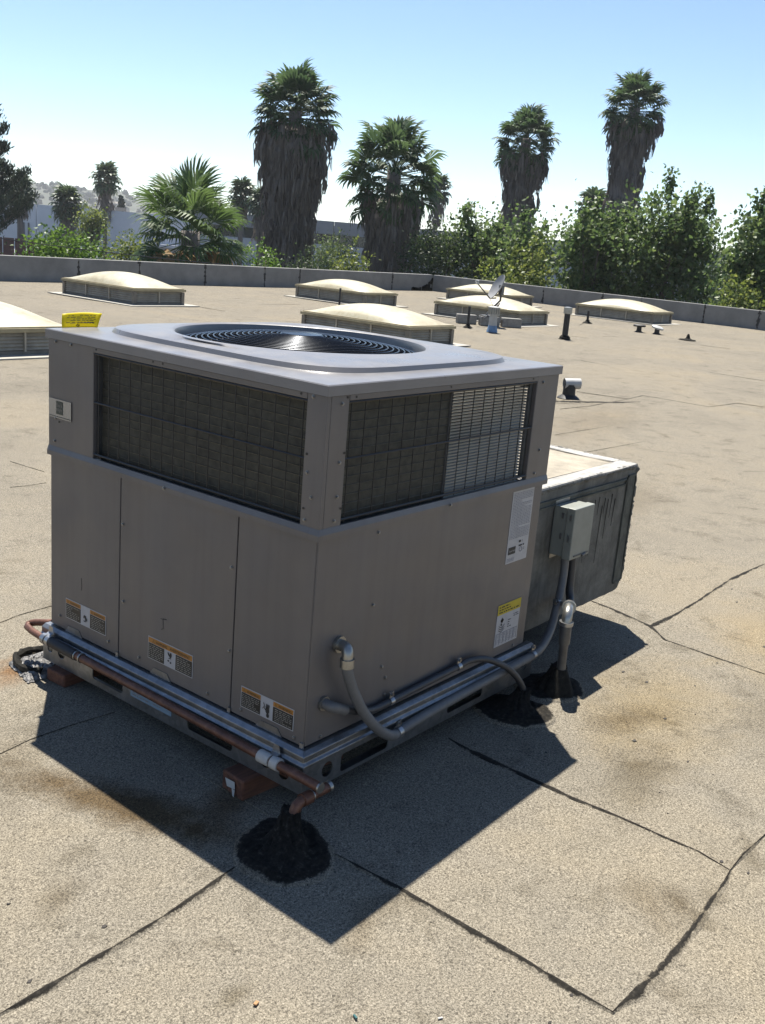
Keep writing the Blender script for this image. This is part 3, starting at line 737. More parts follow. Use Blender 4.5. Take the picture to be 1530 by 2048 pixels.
small_palm('right one of two distant palms between the fan palm and the tallest palm', 53.8, 55.3, 4.75, 2.5, 3.2, .24, 25, .7)
small_palm('slender distant palm right of the open-crowned palm', 70.6, 51.5, 7.3, 2.6, 3.4, .2, 26, .7)
small_palm('distant palm partly hidden behind the open-crowned palm', 57.3, 44.2, 5.2, 2.6, 3, .22, 27, .5)
small_palm('distant palm peeping over the sycamores at the foot of the highest palm', 68.7, 35.9, 6.7, 2.8, 3, .3, 28, .4)

def leaf_cloud(C, N, size, rng, updown=.5):
    """C (n,3) leaf positions -> bent two-triangle leaves"""
    n = len(C)
    d = rng.normal(size=(n, 3)); d[:, 2] -= updown; d /= np.linalg.norm(d, axis=1)[:, None]
    s = np.cross(d, rng.normal(size=(n, 3))); s /= np.linalg.norm(s, axis=1)[:, None]; nr = np.cross(d, s)
    L = (size*rng.uniform(.6, 1.25, n))[:, None]
    V = np.stack([C, C+d*L*.5+s*L*.36+nr*L*.10, C+d*L, C+d*L*.5-s*L*.36+nr*L*.10], 1).reshape(-1, 3)
    b = np.arange(n)*4
    F = np.concatenate([np.stack([b, b+1, b+2], 1), np.stack([b, b+2, b+3], 1)])
    return V, F
def broadleaf(name, label, cat, x, y, zbot, ztop, width, mat, n=6000, leaf=.17, seed=0, shoots=14, depth=None, group=None, trunk_r=.14, clump=.42, nl=60, updown=.5):
    rng = np.random.default_rng(seed); rr = random.Random(seed)
    t = thing(name, label, cat, (x, y, ZG), group)
    R = width/2; D = (depth or width)/2; H = ztop-zbot; zc = zbot+H*.5
    ca, sa = math.cos(math.radians(37.8)), math.sin(math.radians(37.8))
    # clump centres through the crown volume (wider in the middle)
    cs = []
    while len(cs) < nl:
        a, b, c = rng.uniform(-1, 1, 3)
        rad = math.sqrt(a*a+b*b)
        lim = (1-max(0, c)**3*.55)*(1-.18*max(0, -c)) * (.82+.3*math.sin(3*math.atan2(b, a)+seed)*.6)
        if rad < lim: cs.append((a*R, b*D, zc+c*H*.5*.92))
    cs = np.array(cs)
    cs = np.stack([x+cs[:, 0]*sa+cs[:, 1]*ca, y-cs[:, 0]*ca+cs[:, 1]*sa, cs[:, 2]], 1)
    w = rng.uniform(.4, 1.6, nl); k = rng.choice(nl, n, p=w/w.sum())
    sig = np.array([clump, clump, clump*.8])*rng.uniform(.55, 1.25, (nl, 1))
    P = cs[k]+rng.normal(size=(n, 3))*sig[k]
    top = []
    for q in range(shoots):
        c = cs[rng.integers(nl)] if q % 3 else cs[np.argsort(-cs[:, 2])[q % max(1, nl//5)]]
        L = rng.uniform(.5, 1.2)*H*.17; dx = rng.normal(size=2)*.12
        for u in np.linspace(0, 1, 22): top.append([c[0]+dx[0]*u*L+rng.normal()*.06, c[1]+dx[1]*u*L+rng.normal()*.06, c[2]+u*L+.25])
    if top: P = np.concatenate([P, np.array(top)])
    P = P[P[:, 2] > ZG+.05]
    V, F = leaf_cloud(P, None, leaf, rng, updown)
    V[:, 0] -= x; V[:, 1] -= y; V[:, 2] -= ZG
    place('crown', np_mesh('crown', V, F, mat), t)
    zt = zbot+H*.25
    MB().tube([(x, y, ZG), (x+rr.uniform(-.1, .1), y, (ZG+zt)/2), (x, y, zt)], [trunk_r*1.3, trunk_r, trunk_r*.8], 9).build('trunk', M['bark'], t, 'all')
    for q in range(7):
        c = Vector(cs[rng.integers(nl)]); st = Vector((x, y, max(ZG+.2, zbot-.2+rr.random()*H*.3))); md = st.lerp(c, .5)+Vector((0, 0, -.12*H*rr.random()))
        MB().tube([st, md, c], [trunk_r*.55, trunk_r*.35, trunk_r*.12], 6).build('limb', M['bark'], t, 'all')
    return t
SY = 'sycamores beyond the right parapet'
broadleaf('sycamore_tree', 'leafy sycamore left of the gap, behind the satellite dish', 'tree', 33.0, 21.6, -.3, 2.75, 2.9, M['sycamore_leaf'], 5200, .17, 31, 30, group=SY)
broadleaf('sycamore_tree', 'smaller sycamore next to the gap where a grey building shows', 'tree', 32.4, 19.2, -.3, 2.65, 2.1, M['sycamore_leaf'], 3600, .17, 32, 26, group=SY)
broadleaf('sycamore_tree', 'dense dark sycamore under the highest palm, right of the gap', 'tree', 32.6, 16.3, -.6, 3.35, 2.9, M['sycamore_leaf'], 9000, .17, 33, 36, group=SY)
broadleaf('sycamore_tree', 'tallest sycamore with feathery top shoots, right of the highest palm', 'tree', 33.6, 14.0, -.6, 4.15, 3.9, M['sycamore_leaf'], 11000, .17, 34, 60, group=SY)
broadleaf('sycamore_tree', 'sycamore cut off by the right edge of the picture', 'tree', 31.4, 9.8, -.4, 3.5, 2.5, M['sycamore_leaf'], 7000, .17, 35, 34, group=SY)
broadleaf('shrub', 'yellow-green low shrub over the right parapet at the right edge', 'shrub', 29.6, 9.4, -1.2, 1.15, 2.4, M['yellow_leaf'], 2600, .14, 36, 6, clump=.32)
broadleaf('shrub', 'yellow-green young shrub in front of the building gap behind the right parapet', 'shrub', 29.2, 17.0, -1.0, 1.75, 1.3, M['yellow_leaf'], 1500, .15, 37, 8, clump=.28)
broadleaf('shrub', 'low yellowish shrub peeking over the wall right of the satellite dish', 'shrub', 28.9, 18.2, -1.0, .98, 1.9, M['yellow_leaf'], 1500, .13, 38, 4, clump=.28)
broadleaf('round_tree', 'dark round dense tree right of the open-crowned palm', 'tree', 31.5, 22.9, -.6, 1.95, 2.5, M['dark_leaf'], 6000, .11, 39, 2, clump=.36)
broadleaf('shrub', 'small yellow-green shrub beside the open-crowned palm trunk', 'shrub', 28.6, 24.6, -.8, 1.25, 1.2, M['yellow_leaf'], 1200, .13, 40, 3, clump=.25)
broadleaf('pepper_tree', 'soft light green pepper tree between the two thick palms', 'tree', 30.2, 27.0, -.8, 1.62, 1.8, M['pepper_leaf'], 5200, .09, 41, 3, clump=.30, updown=1.6)
broadleaf('shrub', 'dark low shrub at the foot of the pepper tree', 'shrub', 28.4, 26.6, -1, .75, 1.9, M['dark_leaf'], 1800, .10, 42, 2, clump=.3)
broadleaf('bush', 'bright yellow-green wispy bush at the foot of the tallest palm', 'shrub', 24.3, 24.9, -1.2, 1.0, 1.4, M['bright_leaf'], 1800, .12, 43, 12, clump=.28, updown=-.6)
broadleaf('bush', 'bright green rounded bush over the left parapet', 'shrub', 18.2, 27.9, -1.2, .82, 2.3, M['bright_leaf'], 5600, .13, 44, 2, clump=.34)
broadleaf('bush', 'olive green bush between the bright bush and the fan palm', 'shrub', 20.9, 28.2, -1.2, .78, 1.8, M['yellow_leaf'], 3200, .11, 45, 2, clump=.32)
broadleaf('bush', 'dark hedge bush at the left edge behind the parapet', 'shrub', 17.2, 33.2, -1.4, .42, 3.2, M['dark_leaf'], 3600, .13, 46, 3, clump=.36)
broadleaf('round_tree', 'round olive tree beside the short shaggy palm', 'tree', 44.6, 63.3, -1.2, 2.25, 1.9, M['yellow_leaf'], 2600, .2, 47, 0, clump=.35)
broadleaf('round_tree', 'grey-green tree mass low behind the right sycamores', 'tree', 46, 16.2, -2, 1.7, 5.0, M['dark_leaf'], 3600, .22, 48, 6, clump=.6)
def pine(label, x, y, ztop, width, seed):
    rng = np.random.default_rng(seed); rr = random.Random(seed)
    t = thing('pine_tree', label, 'tree', (x, y, ZG)); H = ztop-ZG
    MB().tube([(x, y, ZG), (x+.1, y, ZG+H*.5), (x, y, ztop-.4)], [.32, .22, .04], 9).build('trunk', M['bark'], t, 'all')
    P = []
    for k in range(54):
        z = ZG+H*(.28+.70*(round(k/53*13)/13)); u = (z-ZG)/H; az = k*2.39996+rr.uniform(-.3, .3)
        L = width/2*(1.1-u)*1.55*rr.uniform(.55, 1.15)+.25
        tip = Vector((x+math.cos(az)*L, y+math.sin(az)*L, z+L*.75)); st = Vector((x, y, z))
        MB().tube([st, st.lerp(tip, .5)+Vector((0, 0, -.1*L)), tip], [.05, .035, .012], 5).build('branch', M['bark'], t)
        for s in range(9):
            q = .3+.7*s/8; c = st.lerp(tip, q)+Vector((0, 0, -.1*L*(1-q)))
            for e in range(60): P.append((c.x+rng.normal()*.13, c.y+rng.normal()*.13, c.z+rng.normal()*.13+.07))
    V, F = leaf_cloud(np.array(P), None, .30, rng, -2.2)
    V = V.reshape(-1, 4, 3); mid = V[:, 0:1]+(V[:, 2:3]-V[:, 0:1])*.5; V[:, 1] = mid[:, 0]+(V[:, 1]-mid[:, 0])*.35; V[:, 3] = mid[:, 0]+(V[:, 3]-mid[:, 0])*.35; V = V.reshape(-1, 3)
    V -= np.array([x, y, ZG]); place('needles', np_mesh('needles', V, F, M['pine_leaf']), t)
pine('dark pine with upswept branches cut off by the left edge', 30.75, 54.45, 6.4, 4.6, 51)
for k, (x, y, z, lab) in enumerate(((96, 128, 4.5, 'left of the small dark conifers behind the white warehouse roof'), (101, 124, 5.4, 'middle of the small dark conifers behind the white warehouse roof'), (104, 121, 4.2, 'right of the small dark conifers behind the white warehouse roof'))):
    t = thing('distant_conifer', lab, 'tree', (x, y, ZG), 'conifers behind the warehouse'); rng = np.random.default_rng(60+k); P = []
    for q in range(1400):
        u = rng.random()**.7; r = (1-u)*1.5*rng.random()**.5+.1; a = rng.uniform(0, 6.283); P.append((x+r*math.cos(a), y+r*math.sin(a), ZG+1+u*(z-ZG-1)))
    V, F = leaf_cloud(np.array(P), None, .4, rng); V -= np.array([x, y, ZG]); place('crown', np_mesh('crown', V, F, M['pine_leaf']), t)
    MB().tube([(x, y, ZG), (x, y, z-.5)], [.2, .05], 7).build('trunk', M['bark'], t)

# ------------------------------------------------------------------ things standing on the roof
SKW, SKL, CH = 1.19, 2.25, .27
def dome_mesh(w, l, h, n=28):
    V = []; F = []
    for i in range(n+1):
        for j in range(n+1):
            u = -1+2*i/n; v = -1+2*j/n
            a = max(0, 1-abs(u)**2.3); b = max(0, 1-abs(v)**2.0)
            z = h*(a**.70)*(b**.85)
            V.append((u*w/2, v*l/2, z))
    for i in range(n):
        for j in range(n): F.append((i*(n+1)+j, (i+1)*(n+1)+j, (i+1)*(n+1)+j+1, i*(n+1)+j+1))
    return MB().add(V, F).mesh('dome', M['dome_fibreglass'], (0, 0, 0), 'all')
SK = {}
def skylight(label, x, y, first=True):
    """x,y = near-left corner"""
    cx, cy = x+SKW/2, y+SKL/2
    t = thing('skylight', label, 'skylight', (cx, cy, 0), 'domed skylights on the roof')
    hw, hl = SKW/2, SKL/2
    if not SK:
        SK['flash'] = MB().box(-hw-.24, hw+.24, -hl-.26, hl+.24, .003, .018).mesh('flashing', M['flashing_light'])
        m = MB(); m.box(-hw, hw, -hl, hl, -.02, .06); m.box(-hw+.03, hw-.03, -hl+.03, hl-.03, .06, CH-.02)
        for sx in (-1, 1):
            for sy in (-1, 1): m.box(sx*hw-.035-(.01 if sx > 0 else -.01), sx*hw+.035-(.01 if sx > 0 else -.01), sy*hl-.035, sy*hl+.035, -.02, CH-.01)
        SK['curb'] = m.mesh('curb', M['curb_dark'])
        SK['slat_x'] = MB().add([(-hw+.04, 0, -.014), (hw-.04, 0, -.014), (hw-.04, .03, .016), (-hw+.04, .03, .016), (-hw+.04, .004, -.018), (hw-.04, .004, -.018), (hw-.04, .034, .012), (-hw+.04, .034, .012)],
                                [(0, 1, 2, 3), (4, 7, 6, 5), (0, 4, 5, 1), (2, 6, 7, 3)]).mesh('slat', M['louver_white'])
        SK['slat_y'] = MB().add([(0, -hl+.04, -.014), (0, hl-.04, -.014), (.03, hl-.04, .016), (.03, -hl+.04, .016), (.004, -hl+.04, -.018), (.004, hl-.04, -.018), (.034, hl-.04, .012), (.034, -hl+.04, .012)],
                                [(0, 3, 2, 1), (4, 5, 6, 7), (0, 1, 5, 4), (2, 3, 7, 6)]).mesh('slat', M['louver_white'])
        SK['post'] = MB().box(-.012, .012, -.012, .012, .05, CH).mesh('post', M['louver_white'])
        m = MB(); m.box(-hw-.05, hw+.05, -hl-.05, hl+.05, CH, CH+.045); m.box(-hw-.02, hw+.02, -hl-.02, hl+.02, CH+.045, CH+.06)
        SK['rim'] = m.mesh('rim', M['cream_frame']); SK['dome'] = dome_mesh(SKW+.0, SKL+.0, .225)
    place('flashing', SK['flash'], t); place('curb', SK['curb'], t); place('rim', SK['rim'], t)
    d = place('dome', SK['dome'], t); d.location = (0, 0, CH+.055)
    for k in range(5):
        z = .085+k*.040
        for nme, lx, ly, rz in (('slat_x', 0, -hl-.004, 0), ('slat_x', 0, hl+.004, math.pi), ('slat_y', -hw-.004, 0, 0), ('slat_y', hw+.004, 0, math.pi)):
            o = place('slat', SK[nme], t); o.location = (lx, ly, z); o.rotation_euler = (0, 0, rz)
    for lx, ly in ((0, -hl-.012), (0, hl+.012), (-hw-.012, -hl/3), (-hw-.012, hl/3), (hw+.012, 0)):
        o = place('post', SK['post'], t); o.location = (lx, ly, 0)
skylight('cream domed skylight cut off at the left edge, behind the yellow tag', 4.0, 8.68)
skylight('cream domed skylight at back left, alone near the long parapet', 10.52, 14.37)
skylight('cream domed skylight at back centre, behind the thin black pipe', 17.38, 14.37)
skylight('largest cream skylight, directly behind the fan opening of the unit', 10.98, 8.1)
skylight('cream skylight with the satellite dish and concrete blocks in front', 17.7, 10.2)
skylight('cream skylight partly hidden behind the one with the dish', 24.05, 14.4)
skylight('cream domed skylight at right, nearest the right parapet', 23.95, 9.9)

def boot_pipe(name, label, x, y, h, r, boot, mat='black_pipe', cap=None, group=None, cat='vent pipe'):
    t = thing(name, label, cat, (x, y, 0), group)
    MB().lathe([(boot*1.3, 0), (boot, .018), (r*1.8, .04), (r*1.25, .08)], (x, y, 0), 14, .12, 3).build('boot', M['tar'], t, True)
    MB().tube([(x, y, .02), (x, y, h)], r, 12).build('pipe', M[mat], t, True)
    if cap: MB().lathe([(cap[0], h-cap[1]), (cap[0]*1.03, h-cap[1]*.5), (cap[0], h), (cap[0]*.3, h+.012)], (x, y, 0), 18).build('cap', M[cap[2]], t, True)
    return t
boot_pipe('vent_pipe', 'thin black pipe standing behind the largest skylight', 14.9, 13.0, .52, .022, .05)
boot_pipe('vent_pipe', 'slim black vent pipe left of the silver vent, in front of the dish', 15.7, 10.17, .43, .027, .08)
boot_pipe('vent_pipe', 'thick black vent pipe with a silver cap, standing alone right of the dish', 16.08, 8.12, .62, .058, .10, 'black_pipe', (.082, .12, 'fitting_zinc'))
boot_pipe('vent_pipe', 'short black pipe on a conical boot before the rightmost skylight', 21.44, 10.47, .30, .03, .10)
t = thing('roof_cone', 'tiny black pyramid-shaped flashing far right on the roof', 'flashing', (20.17, 7.29, 0))
MB().lathe([(.13, 0), (.05, .04), (.02, .13)], (20.17, 7.29, 0), 6).build('cone', M['tar'], t); MB().lathe([(.19, .004), (.17, .012)], (20.17, 7.29, 0), 14, .15, 5).build('base', M['tar'], t)
def mushroom(label, x, y, tilt, capmat):
    t = thing('mushroom_vent', label, 'vent', (x, y, 0), 'low mushroom vents')
    MB().lathe([(.10, 0), (.06, .03), (.055, .12)], (x, y, 0), 12).build('stem', M['black_pipe'], t, True)
    mt = Matrix.Translation((x, y, .13))@Matrix.Rotation(tilt, 4, 'X'); mb = MB().lathe([(.06, -.01), (.14, -.005), (.145, .03), (.12, .045), (0.02, .05)], (0, 0, 0), 16)
    mb.v = [tuple(mt@Vector(p)) for p in mb.v]; mb.build('cap', M[capmat], t, True)
mushroom('low dark mushroom vent, left of the pair at right', 20.65, 8.70, 0, 'black_pipe')
mushroom('low mushroom vent with a pale tilted cap, right of the pair', 20.76, 8.30, .25, 'white_vent')
def silver_vent(x, y):
    t = thing('flue_vent', 'white sheet metal flue with ribbed cap and blue painted base beside the dish', 'vent', (x, y, 0))
    MB().lathe([(.115, 0), (.10, .05), (.085, .13)], (x, y, 0), 20).build('base', M['blue_paint'], t, True)
    MB().lathe([(.082, .13), (.078, .34)], (x, y, 0), 20).build('pipe', M['white_vent'], t, True)
    cp = MB().lathe([(.115, .335), (.118, .35), (.118, .355)], (x, y, 0), 20).lathe([(.118, .475), (.12, .49), (.05, .505)], (x, y, 0), 20).build('cap', M['white_vent'], t, True)
    for k in range(16):
        a = k*math.pi/8; MB().obox(Matrix.Translation((x+.112*math.cos(a), y+.112*math.sin(a), .415))@Matrix.Rotation(a, 4, 'Z'), .012, .026, .13).build('rib', M['fitting_zinc'], cp)
    MB().lathe([(.085, .34), (.085, .48)], (x, y, 0), 16).build('core', M['white_vent'], t, True)
silver_vent(15.48, 9.43)
def gooseneck(label, x, y, rot):
    t = thing('exhaust_vent', label, 'vent', (x, y, 0), 'pair of vents with white hoods')
    MB().lathe([(.13, 0), (.11, .015), (.075, .04), (.07, .16)], (x, y, 0), 16, .05, 2).build('base', M['black_pipe'], t, True)
    mt = Matrix.Translation((x, y, .165))@Matrix.Rotation(rot, 4, 'Z'); mb = MB().tube([(-.07, 0, 0), (.12, 0, .008)], .062, 16, False); mb.tube([(.12, 0, .008), (-.07, 0, 0)], .055, 16, False)
    mb.v = [tuple(mt@Vector(p)) for p in mb.v]; mb.build('hood', M['white_vent'], t, True)
gooseneck('white hooded exhaust vent in view at the right corner of the unit', 8.70, 3.94, -.75)
gooseneck('white hooded exhaust vent mostly hidden behind the unit corner', 8.42, 4.10, -.75)
ribbon('seam', [(8.05, 4.02, .05), (8.5, 3.72, .09), (8.9, 3.50, .06), (9.4, 3.35, .03)], .05, ROOF, M['cap_sheet'], seed=91)
def dish(x, y):
    t = thing('satellite_dish', 'grey satellite dish on a bent mast, aimed up to the left', 'satellite dish', (x, y, 0))
    rt = Vector((.625, -.776, 0)); fw = Vector((.78, .62, 0)); up = Vector((0, 0, 1))
    c = Vector((x, y, 0))+rt*.20+up*.80
    nrm = (-rt*.80-fw*.22+up*.42).normalized(); ua = (up-nrm*nrm.dot(up)).normalized(); va = nrm.cross(ua)
    for nme, th, mat in (('reflector', 0, 'dish_grey'),):
        vs = []; fs = []; nr, na = 7, 30
        for side in (0, 1):
            for i in range(nr+1):
                r = i/nr
                for j in range(na):
                    a = 2*math.pi*j/na; p = c+ua*math.cos(a)*r*.29+va*math.sin(a)*r*.26+nrm*(.075*r*r-.012*side); vs.append(p)
        o = (nr+1)*na
        for s in (0, o):
            for i in range(nr):
                for j in range(na): fs.append((s+i*na+j, s+i*na+(j+1) % na, s+(i+1)*na+(j+1) % na, s+(i+1)*na+j))
        for j in range(na): fs.append((nr*na+j, nr*na+(j+1) % na, o+nr*na+(j+1) % na, o+nr*na+j))
        MB().add(vs, fs).build(nme, M[mat], t, True)
    lo = c-ua*.28+nrm*.06; tip = lo+nrm*.40+ua*.10+up*.02
    MB().tube([c-nrm*.06-ua*.2, lo, lo.lerp(tip, .5), tip], [.016, .016, .014, .014], 6).build('feed_arm', M['mast_grey'], t)
    MB().tube([tip+up*.05-nrm*.02, tip+up*.03+nrm*.05], .03, 10).build('receiver', M['white_vent'], t, True)
    MB().tube([tip+va*.06, tip-va*.06], .022, 8).build('receiver', M['white_vent'], t, True)
    bk = c-nrm*.07; MB().obox(Matrix.Translation(bk), .10, .08, .20).build('bracket', M['mast_grey'], t)
    foot = Vector((x, y, .2))-rt*.02
    MB().tube([bk, bk-up*.22+rt*.0, foot+up*.12+rt*.08, foot], .022, 8).build('mast', M['mast_grey'], t, True)
    MB().tube([bk-up*.28, foot-rt*.0+fw*.25-up*.05+rt*.12], .012, 6).build('strut', M['mast_grey'], t); MB().tube([bk-up*.28, foot-fw*.2-rt*.05-up*.05], .012, 6).build('strut', M['mast_grey'], t)
    MB().obox(Matrix.Translation((x, y, .21)), .28, .22, .015).build('base_plate', M['mast_grey'], t)
    # coax cable
    MB().tube([lo, lo-up*.12-nrm*.02+rt*.05, lo-up*.2+rt*.12, foot+up*.2], .006, 5).build('coax', M['black_wire'], t)
dish(16.75, 10.42)
def cinder(label, x, y, l, w, rot):
    t = thing('concrete_block', label, 'block', (x, y, 0), 'concrete blocks under the dish')
    mt = Matrix.Translation((x, y, .10))@Matrix.Rotation(rot, 4, 'Z')
    MB().obox(mt, l, w, .19).build('body', M['cinder'], t, bevel=.012)
    for s in (-1, 1):
        MB().obox(mt@Matrix.Translation((s*(l/2-.001), 0, 0)), .012, w*.5, .10).build('end_shade_patch', M['curb_dark'], t)  # darker slab on each end face, its colour standing for a hollow's shade
cinder('concrete block left of the dish mast', 16.55, 10.80, .42, .2, -.75)
cinder('concrete block under the dish mast', 16.78, 10.36, .42, .24, -.75)
cinder('concrete block right of the white flue, under the dish', 17.12, 10.02, .42, .2, -.75)

# ------------------------------------------------------------------ the packaged rooftop unit
UW, UD = 1.20, 1.2374
ZB, ZS, ZT = .203, .822, 1.243
UNIT = thing('rooftop_air_conditioner', 'big grey packaged rooftop air conditioner with side coils and top fan grille', 'air conditioner', (.6, .62, .064))
PAINT = M['unit_paint']
def ub(name, mat, *boxes, par=None, bevel=.0025):
    mb = MB()
    for b in boxes: mb.box(*b)
    return mb.build(name, M[mat] if isinstance(mat, str) else mat, par or UNIT, bevel=bevel)
# lower cabinet panels (left face x=0, right face y=0, and the hidden back faces)
SM1, SM2 = .853, .308
g_ = .0022
for y0, y1 in ((SM1+g_, UD), (SM2+g_, SM1-g_), (.004, SM2-g_)):
    ub('access_panel', PAINT, (0, .016, y0, y1, ZB, ZS-.004))
ub('side_panel', PAINT, (.004, 1.155, 0, .016, ZB, ZS-.004)); ub('corner_strip', PAINT, (1.157, UW, .003, .03, ZB, ZS-.004), (UW-.02, UW, .03, .1, ZB, ZS-.004))
ub('back_panel', PAINT, (UW-.016, UW, .1, UD-.016, ZB, ZS-.004)); ub('back_panel', PAINT, (.016, UW-.016, UD-.016, UD, ZB, ZS-.004))
ub('inner_core', 'inner_dark', (.02, UW-.02, .02, UD-.02, ZB-.01, ZS-.13), bevel=0)
ub('deck', 'inner_metal', (.02, UW-.02, .02, UD-.02, ZS-.128, ZS-.118), bevel=0)
# upper cabinet: corner post (angled sheet), end posts, bands
e = .005
ub('corner_post', PAINT, (-e, .012, -e, .066, ZS, 1.214), (.012, .084, -e, .010, ZS, 1.214))
ub('end_panel', PAINT, (-e, .012, .995, UD+e, ZS, 1.214), (.012, .1, UD-.01, UD+e, ZS, 1.214))
ub('end_panel', PAINT, (1.062, UW+e, -e, .012, ZS, 1.214), (UW-.01, UW+e, .012, .1, ZS, 1.214))
ub('back_post', PAINT, (UW-.06, UW+e, UD-.06, UD+e, ZS, 1.214))
ub('top_band', PAINT, (-e-.001, .012, .066, .995, 1.196, 1.214)); ub('top_band', PAINT, (.084, 1.062, -e-.001, .012, 1.196, 1.214))
ub('top_band', PAINT, (UW-.012, UW+e, .1, UD-.06, 1.15, 1.214)); ub('top_band', PAINT, (.1, UW-.06, UD-.012, UD+e, 1.15, 1.214))
# drip ledge between the two halves: sloped strip all round the two visible faces
def ledge():
    pr = [(-e-.0005, .852), (-.0115, .836), (-.0115, .820), (.004, .820), (.004, .852)]
    mb = MB(); vs = []
    for d, z in pr: vs.append((d, UD+e, z))
    for d, z in pr: vs.append((d, d, z))
    for d, z in pr: vs.append((UW+e, d, z))
    n = 5; fs = [(s*n+i, s*n+(i+1) % n, (s+1)*n+(i+1) % n, (s+1)*n+i) for s in range(2) for i in range(n)]+[(4, 3, 2, 1, 0), (10, 11, 12, 13, 14)]
    mb.add(vs, fs).build('drip_ledge', PAINT, UNIT)
ledge()
# coils: left face complete, right face only the front half
ub('coil', 'coil_fin', (.030, .055, .05, 1.00, .78, 1.20), bevel=0); ub('coil', 'coil_fin', (.06, .605, .030, .055, .78, 1.20), bevel=0)
for k in range(13):
    z = .872+k*.0258
    MB().tube([(.0285, .06, z), (.0285, .99, z)], .0014, 5).build('coil_tube', M['coil_tube'], UNIT); MB().tube([(.07, .0285, z), (.60, .0285, z)], .0014, 5).build('coil_tube', M['coil_tube'], UNIT)
ub('coil_end_plate', 'inner_metal', (.602, .606, .024, .058, .78, 1.20), bevel=0); ub('coil_end_plate', 'galvanised', (.012, .03, .992, 1.0, .86, 1.20), bevel=0)
for k in range(40):                                     # open half: fine horizontal louvre rods, daylight behind
    z = .80+k*.0100; MB().box(.606, 1.046, .020, .034, z, z+.0056).build('louver_rod', M['louver_fin'], UNIT)
ub('opening_post', 'galvanised', (1.046, 1.060, .012, .022, .858, 1.196), bevel=0)
# wire guards
def wire(p, q, r=.0022): MB().tube([p, q], r, 6).build('guard_wire', M['black_wire'], UNIT, True)
for k in range(18): y = .085+k*.0525; wire((.004, y, .856), (.004, y, 1.20), .0018)
for k in range(17): x = .105+k*.0590; wire((x, .004, .856), (x, .004, 1.20), .0018)
for z, r in ((1.192, .004), (1.036, .0032), (.866, .004)):
    wire((-.0005, .058, z), (-.0005, 1.004, z), r); wire((.076, -.0005, z), (1.070, -.0005, z), r)
# screws
sx = MB().lathe([(.0085, 0), (.0085, .0012), (.0058, .0016), (.0058, .0055), (.004, .0065)], (0, 0, 0), 8).mesh('screw', M['screw_steel'])
def screw(face, u, z, s=1.0, proud=0.0):
    s *= .82
    o = place('screw', sx, UNIT)
    loc = Vector((-proud, u, z)) if face == 'L' else Vector((u, -proud, z))
    o.location = loc-P2(UNIT); o.rotation_euler = (0, -math.pi/2, 0) if face == 'L' else (math.pi/2, 0, 0); o.scale = (s, s, s)
for u, z in ((.838, .665), (.830, .403), (.328, .656), (.321, .395), (.409, .225), (1.184, .246), (.906, .238), (.743, .233), (.26, .226), (.039, .220)): screw('L', u, z)
for u, z in ((1.207, .871), (.049, .868), (1.115, 1.205), (1.20, 1.205), (.045, 1.205), (.03, .935), (.05, 1.0), (1.20, .95)): screw('L', u, z, .9, e)
screw('L', .627, .832, 1.0, .0115); screw('R', .601, .832, 1.0, .0115)
for u, z in ((.262, .798), (.265, .574), (.333, .357), (.356, .314), (.358, .258), (.069, .215), (.60, .235), (1.12, .215)): screw('R', u, z)
for u, z in ((.055, .868), (1.114, .868), (1.10, 1.19), (.06, .935), (.055, 1.19), (1.13, .95), (.06, 1.03)): screw('R', u, z, .9, e)
# small pre-punched holes in the band: black discs, their inner shade put into colour
hm = MB().lathe([(.0035, 0), (.0035, .0009)], (0, 0, 0), 8).mesh('hole', M['label_black'])
for f, u, z in (('L', .70, 1.207), ('L', .655, 1.207), ('L', .98, 1.207), ('L', .088, 1.207), ('R', .11, 1.205), ('R', .075, 1.206), ('R', .55, 1.206), ('R', 1.03, 1.206), ('L', .055, .90), ('L', .055, 1.05), ('R', .077, .90), ('R', .077, 1.055), ('L', 1.18, .94)):
    o = place('hole', hm, UNIT); o.location = (Vector((-e-.0012, u, z)) if f == 'L' else Vector((u, -e-.0012, z)))-P2(UNIT); o.rotation_euler = (0, -math.pi/2, 0) if f == 'L' else (math.pi/2, 0, 0)

